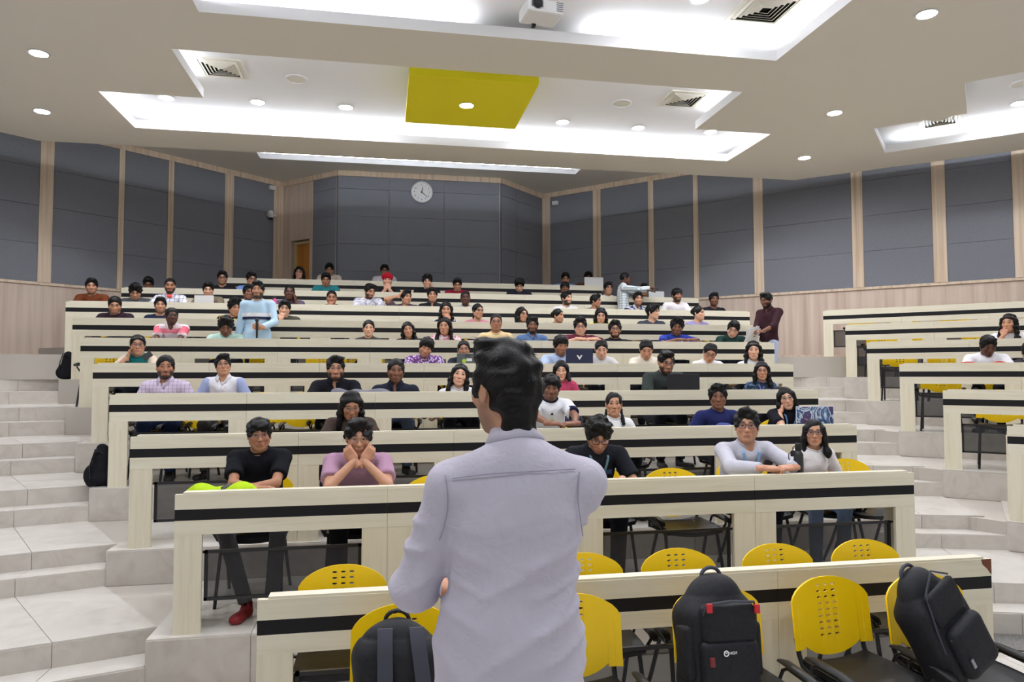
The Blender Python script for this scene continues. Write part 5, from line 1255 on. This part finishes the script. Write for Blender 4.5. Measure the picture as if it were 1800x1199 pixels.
# ninth row
S(9, 261, 486, 512, 'man in black bowing his head at the ninth row left end', o=.50, pitch=.45, skin='d', hair='short', top_rgb=(30, 30, 34), arms='desk', short='man bowing in black, ninth row')
S(9, 391, 475, 502, 'man with glasses in black shirt, left part of ninth row', o=.58, pitch=.15, skin='m', hair='short', glasses='bold', beard=1, top_rgb=(32, 33, 38), arms='lap', short='man with glasses in black, ninth row')
S(9, 442, 478, 503, 'man with glasses in sky blue shirt above the standing student', o=.58, yaw=.3, pitch=.2, skin='m', hair='short', glasses='thin', top_rgb=(116, 150, 216), arms='desk', short='man in sky blue, ninth row')
S(9, 573, 477, 505, 'man in teal tee looking down, ninth row', o=.55, pitch=.35, skin='t', hair='short', top_rgb=(46, 122, 128), arms='desk', short='man in a teal tee, ninth row')
S(9, 681, 481, 506, 'man in red turban holding his hands before his mouth', o=.52, skin='l', hair='turban', tcol=(176, 26, 44), top_rgb=(36, 36, 42), arms=('mouth', 'mouth'), beard=1, short='man in a red turban, ninth row', hands=1)
S(9, 751, 482, 507, 'man in black tee holding his cheek, right of the red turban', o=.52, pitch=.2, skin='l', hair='thick', top_rgb=(30, 31, 35), arms=('desk', 'cheek'), short='man in black holding his cheek, ninth row', hands=1)
S(9, 804, 489, 511, 'man in dark red shirt with bowed head, ninth row', o=.50, pitch=.4, skin='m', hair='short', top_rgb=(136, 30, 50), arms='desk', short='man in dark red, ninth row')
S(9, 913, 488, 514, 'curly haired man in black tee with bowed head above the lecturer', o=.50, pitch=.6, skin='l', hair='curly', top_rgb=(40, 40, 50), arms='desk', short='curly haired bowing man, ninth row')
S(9, 993, 496, 518, 'man with hair over his brow behind a bearded man in white', o=.60, skin='d', hair='fringe', top_rgb=(40, 40, 44), arms='lap', short='man with brow hair, ninth row')
S(9, 1069, 495, 520, 'man in white shirt left of the standing plaid shirt', o=.60, yaw=.3, skin='m', hair='short', top_rgb=(220, 222, 228), arms='lap', short='man in a white shirt, ninth row')
S(9, 1132, 499, 521, 'man mostly hidden behind the outstretched hands, ninth row', o=.60, skin='t', hair='short', top_rgb=(52, 50, 56), arms='lap', short='man behind the hands, ninth row')
# tenth row
S(10, 526, 469, 491, 'woman with long wavy hair resting her chin before the brown door', o=.55, yaw=-.1, f=1, skin='l', hair='wavy', top_rgb=(206, 190, 180), arms=('chin', 'desk'), short='woman at the door, tenth row', hands=1)
S(10, 579, 462, 485, 'man in cream shirt at the last row, second from its left end', o=.60, pitch=.35, skin='m', hair='short', top_rgb=(222, 208, 194), arms='desk', short='man in cream, tenth row')
S(10, 676, 465, 486, 'man in white shirt directly behind the red turban', o=.60, pitch=.2, skin='m', hair='short', glasses='bold', top_rgb=(222, 222, 228), arms='desk', short='man in white behind the turban, tenth row')
S(10, 994, 479, 500, 'man in light blue shirt at the right of the last row', o=.55, pitch=.3, skin='m', hair='short', top_rgb=(150, 172, 226), arms='desk', short='man in light blue, tenth row')
S(10, 1034, 477, 499, 'man in brown shirt hidden behind a white laptop, last row', o=.55, pitch=.25, skin='d', hair='short', top_rgb=(112, 72, 52), arms='desk', short='man behind the white laptop, tenth row')
# angled right block
S(6, 1777, 552, 585, 'woman with long hair in white top, hand at mouth, facing left', o=.55, yaw=-.35, f=1, skin='m', hair='wavy', top_rgb=(226, 222, 224), arms=('mouth', 'desk'), wing=True, short='woman with hand at mouth, right block', lod=1, hands=1)
S(5, 1738, 588, 628, 'man in white tee bowing his head at the angled right block', o=.50, pitch=.45, yaw=.3, skin='dd', hair='short', top_rgb=(228, 228, 234), arms='desk', wing=True, short='man bowing in white, right block')
S(5, 1812, 602, 636, 'person cut by the right picture edge in the angled block', o=.52, pitch=.3, yaw=.2, skin='m', hair='short', top_rgb=(60, 58, 62), arms=('mouth', 'desk'), wing=True, short='person at the picture edge, right block', hands=1)

# ------------------------------------------------------------------ people on their feet
p_std = standing(453, 491, 530, -1.7, RY[6]+.62, RZ[6], 'student standing in pale blue sweater with navy stripe, holding a black microphone', 0,
    {-1: ((-.27, -.05, .80), (-.3, .8, 0), (0, -.15, -1), (1, 0, 0), .6), 1: ((.10, -.27, 1.06), (.9, .4, -.5), (-1, -.1, .1), (.1, 1, .1), 1.4)}, 'm', 'short', (184, 212, 234), lod=0, sleeve='long', neck='crew', beard=2, pitch=-.02,
    bands=[('z', 1.235, 1.29, (236, 238, 242), .20), ('z', 1.195, 1.235, (44, 50, 84), .20)], pants=(60, 66, 84), tail=.10, hands=1, drape=1.05)
p_pld = standing(1099, 476, 504, 0, RY[8]+1.06, RZ[8], 'man standing in green and white plaid shirt, arms stretched over the row', math.radians(80),
    {-1: ((-.16, -.50, 1.40), (-.6, .3, -.8), (0, -1, -.05), (0, 0, -1), .5), 1: ((.10, -.52, 1.38), (.6, .3, -.8), (0, -1, -.05), (0, 0, -1), .5)}, 'dd', 'crop', (200, 210, 214), lod=1, sleeve='long', neck='collar', mat=pattern('check', (226, 232, 236), (112, 134, 140), 20), pants=(46, 48, 58), hands=1)
p_mar = standing(1347, 513, 543, 5.6, RY[6]+.40, RZ[6], 'man standing in the right aisle in dark maroon shirt, holding white papers', math.radians(-68),
    {-1: ((-.02, -.30, 1.04), (-.5, .6, -.6), (.1, -1, 0), (0, 0, -1), .6), 1: ((.16, -.34, 1.08), (.6, .6, -.6), (-.1, -1, 0), (-.4, 0, -1), .8)}, 'd', 'short', (58, 36, 42), lod=1, sleeve='rolled', neck='collar', beard=2, pants=(176, 186, 210), hands=1, pitch=.2)
# ------------------------------------------------------------------ the lecturer, seen from behind
def lect_fold(g):
    x, y, z = g[..., 0], g[..., 1], g[..., 2]; cr = lambda t: (1-np.abs(np.sin(t)))**2
    lowm = sstep(1.36, 1.12, z); w1 = .9*np.sin(6*z+5*x)+.5*np.sin(14*x-3*z)
    a = cr(21*(x*.55+z*.62)+w1)*lowm*sstep(.22, .02, x)                      # drapes falling from the right shoulder blade
    b = cr(38*z+2.2*np.sin(7*x+2)+6*x)*sstep(.03, -.09, x)*sstep(1.34, 1.24, z)   # short creases across the right side
    c = cr(30*(z*.8-x*.5)+1.6*np.sin(11*z))*sstep(.02, .13, x)*sstep(1.30, 1.18, z)
    d = cr(17*(z-.35*x)+1.2*np.sin(9*x))*sstep(1.18, 1.30, z)*sstep(1.52, 1.40, z)*.6
    return -.013*a-.009*b-.008*c-.007*d-.0025*np.sin(23*x+9*z)*np.sin(19*z+3)
def lect_fold2(g):
    x, y, z = g[..., 0], g[..., 1], g[..., 2]; arm = sstep(.20, .24, np.abs(x))
    return -.012*arm*((1-np.abs(np.sin(27*z+9*x+7*y+1.4*np.sin(15*z))))**2)*sstep(1.40, 1.24, z)
lec = standing(888, 606, 762, 0, 1.925, .28, 'lecturer seen from behind in lilac-grey shirt with rolled sleeves', math.pi,
    {1: ((.17, -.26, 1.0), (.5, .8, -.3), (-.7, -.6, .1), (0, -.2, -1), .9), -1: ((-.06, -.40, 1.02), (-.5, .3, -.8), (.7, -.6, .1), (0, -.2, -1), .9)},
    'm', 'taper', (190, 186, 200), lod=-1, yaw=.42, pitch=.06, sleeve='rolled', neck='collar', back=1, fold=lect_fold, fold2=lect_fold2, broad=.97, drape=1.08, drop=.050, tail=.16, beard=1, pants=(34, 36, 46), L1=1.05, nb=(-.012, .0, -.010), noeyes=0, seed=2, fat=.98)
gp_ = lec['gp']
def back_at(x, z, out=.0012):
    m_ = (np.abs(gp_[:, 0]-x) < .014) & (np.abs(gp_[:, 2]-z) < .014); return (x, (gp_[m_, 1].max() if m_.any() else .1)+out, z)
zz_ = lec['sc'][2]
m = MB(); m.tube([back_at(x, zz_-.012-.05*x+.010*math.cos(x*9)) for x in np.linspace(-.165, .16, 26)], .0017, 5); M['seam'] = plain('seam_thread', (150, 146, 164), .9); m.build('yoke_seam', M['seam'], lec['root'])
for q in (-1, 1):
    m = MB(); m.tube([back_at(q*(.176-.012*math.sin(t*3.1)+.012*t), zz_-.01-.17*t) for t in np.linspace(0, 1, 20)], .0015, 5); m.build('armhole_seam', M['seam'], lec['root'])

# ------------------------------------------------------------------ small things held or worn
def child_mesh(nm, mb, mat, par, smooth=True): return mb.build(nm, mat, par, smooth=smooth)
def chest_patch(info, nm, x, z, poly, rgb):
    c = info['on_chest'](x, z); m = MB(); k_ = len(poly)
    pts = [info['on_chest'](x+a, z+b) for a, b in poly]
    m.add([(p[0], p[1]-.003, p[2]) for p in pts]+[(p[0], p[1]+.006, p[2]) for p in pts], [tuple(range(k_)), tuple(range(2*k_-1, k_-1, -1))]+[(i, i+k_, (i+1) % k_+k_, (i+1) % k_) for i in range(k_)])
    m.build(nm, plain('print_ink', rgb, .7), info['root'])
circ = lambda r, n=12, e=1: [(r*math.cos(-2*math.pi*i/n), e*r*math.sin(-2*math.pi*i/n)) for i in range(n)]
zc = p_jer['sc'][2]
chest_patch(p_jer, 'maker_mark', .0, zc-.085, [(-.016, -.01), (.0, .016), (.016, -.01)], (26, 28, 48))
chest_patch(p_jer, 'crest', .005, zc-.165, circ(.026, 14, 1.1), (222, 200, 150)); chest_patch(p_jer, 'crest_core', .005, zc-.165, circ(.014, 10), (120, 128, 168))
zc = p_gry['sc'][2]
for i, (dx, w_, h_) in enumerate([(-.035, .022, .045), (.012, .020, .075), (.055, .014, .10)]):
    chest_patch(p_gry, 'chest_print', dx, zc-.20+.012*i, [(-w_-.02, -h_/2), (-w_+.02-.03, h_/2), (w_-.03, h_/2), (w_, -h_/2)], (48, 62, 86))
zc = p_tee['sc'][2]; chest_patch(p_tee, 'chest_print', .01, zc-.20, [(-.012, -.02), (-.012, .02), (.012, .02), (.012, -.02)], (206, 206, 190))
def free(nm, loc, rz, label, cat, group=None): return empty(nm, tuple(loc), rz, label, cat, group)
def wpt(info, p): return info['root'].matrix_basis @ Vector(tuple(p))
# microphone in the standing student's hand
e_, w_, fd_, pn_, cu_ = p_std['arm'][1]; q = wpt(p_std, w_+np.array([-.055, -.035, .0]))
mic = free('microphone', q, 0, 'black handheld microphone held upright by the standing student', 'microphone')
m = MB(); m.lathe([(.013, -.15), (.014, -.1), (.018, .06), (.016, .075)], 14); child_mesh('handle', m, M['blackmetal'], mic)
m = MB(); m.ellipsoid((0, 0, .098), (.026, .026, .030)); child_mesh('grille', m, M['dark'], mic)
# papers in the maroon shirt man's hands
e_, w_, *_ = p_mar['arm'][-1]; q = wpt(p_mar, w_+np.array([.06, -.14, -.04]))
pap = free('paper_sheets', q, 0, 'fanned white paper sheets held by the man in the maroon shirt', 'papers')
for i, (a, b) in enumerate([(.15, .0), (-.25, .012), (.5, .024)]):
    m = MB(); R = rot(.3+a*.5, .5, a)@np.eye(3); m.box((-.115, -.002, -.16), (.115, 0, .16), R=R, t=(b, b, 0)); m.build('sheet', M['white'], pap)
# phone of the woman in teal, snack of the plaid shirt
Pt = at(258, 626, Y=RY[5]+.16); ph = free('phone', Pt, 0, 'dark phone held upright by the woman in teal and beige', 'phone')
m = MB(); m.box((-.036, -.005, -.05), (.036, .005, .06), R=rot(0, -.3, .9)); m.build('case', M['dark'], ph, bevel=.004); m = MB(); m.box((-.032, .005, -.045), (.032, .0065, .055), R=rot(0, -.3, .9)); m.build('screen', M['greypad'], ph)
Pt = at(298, 521, Y=RY[8]+.14); sn = free('snack_packet', Pt, 0, 'small red snack packet held by the man in pale plaid', 'snack')
m = MB(); m.ellipsoid((0, 0, 0), (.045, .02, .03), 12, 8); m.box((-.048, -.006, .02), (.048, .006, .032)); m.build('packet', plain('red_foil', (222, 72, 58), .4), sn, smooth=True)

# ------------------------------------------------------------------ laptops, bottles, bags on the desks
def laptop(r, x0, x1, ytop, rgb, label, off=.17, mark=None, yaw=0):
    Y = RY[r]+off; a, b = at(x0, ytop, Y=Y), at(x1, ytop, Y=Y); w_ = b[0]-a[0]; zt = a[2]-RZ[r]; zb = DESK_H-.097
    lh = max(.2, zt-zb-.014); o = free('laptop', ((a[0]+b[0])/2, Y, RZ[r]+zb), yaw, label, 'laptop', 'open laptops on the desks')
    mt = plain('laptop_shell', rgb, .4)
    m = MB(); m.box((-w_/2, 0, 0), (w_/2, min(.15, .24), .014)); m.build('base', mt, o, bevel=.003)
    m = MB(); m.box((-w_/2, -.012, .012), (w_/2, -.004, .012+lh)); lid = m.build('lid', mt, o, bevel=.003)
    m = MB(); m.box((-w_/2+.012, -.004, .03), (w_/2-.012, -.002, lh)); m.build('screen', M['dark'], lid)
    if mark: mark(o, w_, lh)
    return o
def chevron(o, w_, lh):
    m = MB(); c = .012+lh*.60; k=1.8; m.add([(a*k, -.014, c+b*k) for a, b in ((-.022, .018), (-.011, .018), (0, .004), (.011, .018), (.022, .018), (0, -.016))], [(0, 5, 2, 1), (2, 5, 4, 3)]); m.build('chevron_mark', M['white'], o)
def stickers(o, w_, lh):
    for k_, (cx, cz, r_, rgb) in enumerate([(-.085, .55, .026, (170, 206, 60)), (-.02, .62, .0, (226, 226, 220)), (-.04, .86, .0, (60, 62, 66))]):
        m = MB(); zz2 = .012+lh*cz
        if r_: m.lathe([(r_, -.001), (r_, .001)], 14, c=(cx, -.0135, zz2), axis='y')
        else: m.box((cx-.035, -.0145, zz2-.018), (cx+.035, -.0125, zz2+.018))
        m.build('sticker', plain('sticker', rgb, .5), o)
def artskin(o, w_, lh):
    m_, t, n, l, p = nt('printed_lid_skin'); tc = n.new('ShaderNodeTexCoord'); no = n.new('ShaderNodeTexNoise'); no.inputs['Scale'].default_value = 5; no.inputs['Distortion'].default_value = 2.5; no.inputs['Detail'].default_value = 3
    l.new(tc.outputs['Object'], no.inputs['Vector']); r = ramp(n, [(.3, srgb(28, 34, 66)), (.42, srgb(62, 96, 140)), (.48, srgb(206, 220, 232)), (.53, srgb(40, 62, 112)), (.62, srgb(92, 52, 84)), (.72, srgb(190, 170, 190))]); l.new(no.outputs[0], r.inputs[0]); l.new(r.outputs[0], p.inputs['Base Color'])
    m = MB(); m.box((-w_/2+.006, -.0135, .018), (w_/2-.006, -.0122, .006+lh)); m.build('lid_skin', m_, o)
laptop(8, 342, 376, 519, (206, 206, 204), 'silver laptop open in front of the man in khaki, eighth row')
laptop(5, 994, 1042, 614, (34, 40, 68), 'navy laptop with a pale chevron mark on its lid', mark=chevron)
laptop(5, 803, 852, 621, (82, 86, 88), 'grey laptop with green and white stickers on its lid', mark=stickers)
laptop(4, 1172, 1229, 657, (28, 28, 32), 'black laptop in front of the man in the dark green tee')
laptop(3, 1398, 1464, 714, (198, 202, 214), 'laptop with a blue and purple swirling lid print', mark=artskin, yaw=.0)
laptop(10, 1027, 1060, 487, (222, 222, 222), 'white laptop hiding the man in brown at the last row')
laptop(9, 1140, 1167, 512, (198, 200, 202), 'pale grey laptop to the right of the outstretched hands')
def bottle(r, px, ytop, rgb, label, h, rad=.036, off=.15):
    P = at(px, ytop, Y=RY[r]+off); zb = RZ[r]+DESK_H-.097; h = P[2]-zb; o = free('water_bottle', (P[0], P[1], zb), 0, label, 'bottle'); mt = plain('bottle_paint', rgb, .35)
    m = MB(); m.lathe([(rad*.9, 0), (rad, .008), (rad, h*.72), (rad*.7, h*.80), (rad*.6, h*.82)], 20); m.build('flask', mt, o, smooth=True)
    m = MB(); m.lathe([(rad*.66, h*.82), (rad*.68, h*.84), (rad*.66, h*.96), (rad*.5, h), (.001, h)], 18); m.build('cap', M['dark'], o, smooth=True)
    m = MB(); m.tube([(-rad*.6, 0, h*.94), (-rad*1.25, 0, h*.9), (-rad*1.25, 0, h*.74), (-rad*.95, 0, h*.70)], .004, 6); m.build('carry_loop', M['dark'], o, smooth=True)
bottle(2, 1403, 779, (40, 42, 46), 'tall black water bottle beside the woman in the white tee', .34)
bottle(8, 483, 520, (222, 60, 150), 'pink bottle on the eighth row beside the standing student', .2, .03)
bottle(2, 1394, 792, (232, 232, 236), 'slim white bottle half hidden behind the black one', .3, .03, .24)
def lump(name, loc, label, cat, ells, rgb, h=.012, extra=None, rz=0, flat=True):
    X = SDF((-.5, -.3, -.02), (.5, .3, .6), h)
    for c, r_ in ells: X.ell(c, r_, .03)
    if flat: X.half((0, 0, 0), (0, 0, -1))
    X.warp(bumpy(.006, 40, len(label))); P, F = X.nets(); o = free(name, loc, rz, label, cat)
    link('fabric', np_mesh(name, P, F, [M['cloth']], np.tile(lin(rgb), (len(P), 1))), o)
    if extra: extra(o)
    return o
DT = DESK_H-.097
P = at(395, 860, Y=RY[2]+.17); zt = (DT+RZ[2])
def lime_strap(o):
    m = MB(); m.tube([(-.02, -.06, .06), (0, -.04, .10), (.03, .0, .112), (.05, .06, .08)], .022, 8, flat=.5); m.build('strap', M['dark'], o, smooth=True)
lump('sports_bag', (P[0], P[1], zt), 'lime green bag lying on the second row before the black tee', 'bag', [((-.14, 0, .06), (.11, .09, .064)), ((.11, 0, .06), (.11, .09, .068)), ((0, .0, .03), (.12, .08, .07))], (172, 206, 38), extra=lime_strap)
P = at(632, 690, Y=RY[4]+.18); lump('umbrella', (P[0], P[1], RZ[4]+DT), 'folded grey umbrella lying on the fourth row between two men in black', 'umbrella', [((-.2, 0, .07), (.1, .06, .065)), ((0, 0, .07), (.2, .06, .045)), ((.2, 0, .07), (.14, .07, .055))], (122, 122, 132))
P = at(1272, 742, Y=RY[3]+.16); lump('cloth_bag', (P[0], P[1], RZ[3]+DT), 'blue cloth bag on the third row before the navy tee', 'bag', [((0, 0, .05), (.10, .06, .075))], (62, 74, 132))
c = wing_corner(5, 1); d = rdir(A43); nrm = np.array([math.sin(A43), math.cos(A43)])
p = c+d*.95+nrm*.24; lump('scarf', (p[0], p[1], RZ[5]+DT), 'red and orange cloth heaped on the angled fifth row desk', 'cloth', [((-.15, 0, .05), (.16, .06, .062)), ((.16, 0, .05), (.15, .06, .058))], (176, 44, 30), rz=-A43)
for px, r, py, lb, sz in [(113, 7, 667, 'slumped black bag on the left steps beside the seventh desk row', .40), (172, 4, 853, 'slumped black bag on the left steps beside the fourth desk row', .40)]:
    P = at(px, py, Y=RY[r]+.10)
    def strap(o): 
        m = MB(); m.tube([(.06, -.06, .30), (.0, -.10, .36), (-.05, -.09, .2), (-.04, -.1, .08)], .014, 8, flat=.5); m.build('strap', M['dark'], o, smooth=True)
    lump('black_bag', (XL[r]-.115, RY[r]+.11, RZ[r]+.009), lb, 'bag', [((0, 0, .10), (.13, .10, .14)), ((.03, 0, .24), (.085, .08, .16))], (30, 31, 36), extra=strap)

# ------------------------------------------------------------------ backpacks on the front chairs
M['nylon'] = grain('black_nylon', (1, 1, 1), [(.35, srgb(23, 24, 28)), (.7, srgb(33, 34, 40))], .6, .35, nscale=60, spec=.3)
M['nylon2'] = plain('grey_webbing', (58, 60, 72), .65); M['red'] = plain('red_tag', (196, 34, 48), .5)
M['zip'] = plain('zip_metal', (170, 172, 178), .35, .8)
def rbox(R, c, hs, rad, h=.01, warp=.003, seed=1, mat='nylon', name='panel', parent=None, taper=None):
    X = SDF(np.array(c)-np.array(hs)-.03, np.array(c)+np.array(hs)+.03, h); X.box(c, hs, rad, 0)
    if taper: X.cap(np.array(c)+[0, 0, hs[2]*.55], np.array(c)+[0, 0, hs[2]*.56], hs[0]*.98, None, .05, sc=(1, hs[1]/hs[0], .95))
    X.warp(bumpy(warp, 26, seed)); P, F = X.nets(); P = P@np.array(R).T
    return link(name, np_mesh(name, P, F, [M[mat]]), parent)
def backpack(loc, R, label, W, D, Hh, straps=False):
    o = free('backpack', loc, 0, label, 'backpack', 'backpacks on the front chairs'); R = np.array(R); tr = lambda p: tuple(R@np.array(p))
    X = SDF((-W/2-.05, -D/2-.05, -.03), (W/2+.05, D/2+.05, Hh+.05), .009)
    X.box((0, 0, Hh*.38), (W/2, D/2, Hh*.38), .06, 0); X.ell((0, 0, Hh*.66), (W*.46, D*.47, Hh*.34), .06); X.warp(bumpy(.0045, 24, int(W*100)))
    P, F = X.nets(); link('main_sack', np_mesh('main_sack', P@R.T, F, [M['nylon']]), o)
    m = MB(); m.tube([tr(p) for p in [(-.05*math.cos(t), .02, Hh*.965+.04*math.sin(t)) for t in np.linspace(0, math.pi, 12)]], .009, 8); m.build('haul_loop', M['nylon2' if not straps else 'dark'], o, smooth=True)
    return o, R, tr
def ribbon(pts, nrm_, wid, th, tr, name, mat, o):
    m = MB(); n_ = len(pts)
    for i, (p, wd) in enumerate(zip(pts, wid)):
        p = np.array(p); q = np.array([wd/2, 0, 0]); up_ = np.array(nrm_)*th
        m.v += [tr(p-q), tr(p+q), tr(p+q+up_), tr(p-q+up_)]
    for i in range(n_-1):
        for j in range(4): m.f.append((i*4+j, i*4+(j+1) % 4, (i+1)*4+(j+1) % 4, (i+1)*4+j)); m.mi.append(0)
    m.f += [(3, 2, 1, 0), tuple((n_-1)*4+j for j in range(4))]; m.mi += [0, 0]
    m.build(name, M[mat], o, smooth=True)
SEAT = .497
# 1: shows its back panel and shoulder straps
p = at(697, 1100, Y=3.05)
o, R, tr = backpack((p[0], 3.05, SEAT), rot(-.06, -.10, 0), 'black backpack showing its shoulder straps on the leftmost front chair', .36, .17, .42, True)
for cx, dx in ((-.045, .01), (.085, .055)):
    zs_ = np.linspace(.395, .0, 9); ribbon([(cx+dx*(i/8), -.085-.022*math.sin(i/8*2.6)-.012*(i == 0)+.03*(i == 0), z) for i, z in enumerate(zs_)], (0, -1, 0), [.062]*9, .012, tr, 'shoulder_strap', 'nylon2', o)
m = MB(); 
for a, b in (((-.055, -.125, .035), (-.025, -.122, .042)), ((-.046, -.125, .0), (-.040, -.122, .04)), ((-.036, -.125, .018), (-.022, -.122, .024))): m.box(a, b, R=R)
m.build('strap_mark', M['white'], o)
# 2: front face with red pulls
p = at(1262, 1100, Y=3.05)
o, R, tr = backpack((p[0], 3.05, SEAT), rot(.10, -.12, .03), 'black backpack with red zip pulls and white emblem on a front chair', .36, .20, .53)
rbox(R, (.0, -.105, .33), (.135, .035, .085), .03, seed=3, name='upper_pocket', parent=o); rbox(R, (0, -.105, .14), (.145, .04, .125), .04, seed=5, name='lower_pocket', parent=o)
rbox(R, (-.165, -.02, .20), (.03, .06, .12), .025, seed=6, name='side_pocket', parent=o); rbox(R, (.165, -.02, .20), (.03, .06, .12), .025, seed=7, name='side_pocket', parent=o)
m = MB(); m.tube([tr(q) for q in [(-.13, -.12, .37), (-.12, -.135, .418), (0, -.14, .428), (.12, -.135, .418), (.135, -.12, .37)]], .006, 6); m.build('zip', M['nylon2'], o, smooth=True)
for cx, cz in ((-.115, .43), (.125, .415)):
    m = MB(); m.box((cx-.013, -.156, cz-.045), (cx+.013, -.142, cz-.005), R=R); m.build('red_pull', M['red'], o, bevel=.004)
m = MB(); m.box((-.122, -.152, .16), (-.100, -.138, .20), R=R); m.build('red_tab', plain('dull_red', (116, 40, 44), .6), o, bevel=.003)
m = MB(); m.tube([tr((-.043+.011*math.cos(a), -.149, .212+.011*math.sin(a))) for a in np.linspace(0, 2*math.pi, 14)[:-1]], .0028, 5, closed=True); m.tube([tr(q) for q in [(-.048, -.149, .217), (-.043, -.149, .212), (-.038, -.149, .217)]], .002, 5); m.build('emblem_ring', M['white'], o)
tcu = bpy.data.curves.new('emblem_text', 'FONT'); tcu.body = 'NGH'; tcu.size = .017; tcu.extrude = .001; t0_ = bpy.data.objects.new('emblem_text', tcu); me_ = bpy.data.meshes.new_from_object(t0_); bpy.data.objects.remove(t0_)
Rt = Matrix([list(r) for r in R]).to_4x4() @ Matrix.Translation((-.028, -.150, .207)) @ Matrix.Rotation(math.pi/2, 4, 'X'); me_.transform(Rt); me_.materials.append(M['white']); link('emblem_text', me_, o)
# 3: slumped sideways on the rightmost chair
p = at(1662, 1100, Y=3.00)
R3 = rot(.35, -.16, .0)@rot(0, 0, -.42)
o, R, tr = backpack((p[0]+.10, 3.02, SEAT+.02), rot(.25, -.22, -.40), 'dark backpack slumped to one side on the rightmost front chair', .33, .20, .53)
rbox(R, (.01, -.115, .15), (.125, .045, .125), .045, seed=8, name='front_pocket', parent=o); rbox(R, (0, -.10, .37), (.115, .02, .085), .02, seed=9, name='upper_panel', parent=o)
for q in ((-.10, -.12, .22), (-.09, -.16, .12)):
    m = MB(); m.box((q[0]-.008, q[1]-.006, q[2]-.02), (q[0]+.008, q[1], q[2]+.02), R=R); m.build('zip_pull', M['zip'], o)
m = MB(); m.tube([tr(q) for q in [(-.14, -.08, .12), (-.135, -.10, .30), (-.10, -.105, .46), (0, -.11, .53), (.10, -.105, .46)]], .005, 6); m.build('zip', M['nylon2'], o, smooth=True)

P = at(1487, 915, Y=RY[2]+.60); lump('black_bag', (P[0], RY[2]+.60, RZ[2]+.495), 'black bag lying on the empty chair at the right end of the second row', 'bag', [((0, 0, .07), (.17, .13, .085)), ((.05, .03, .12), (.1, .08, .06))], (28, 28, 33))
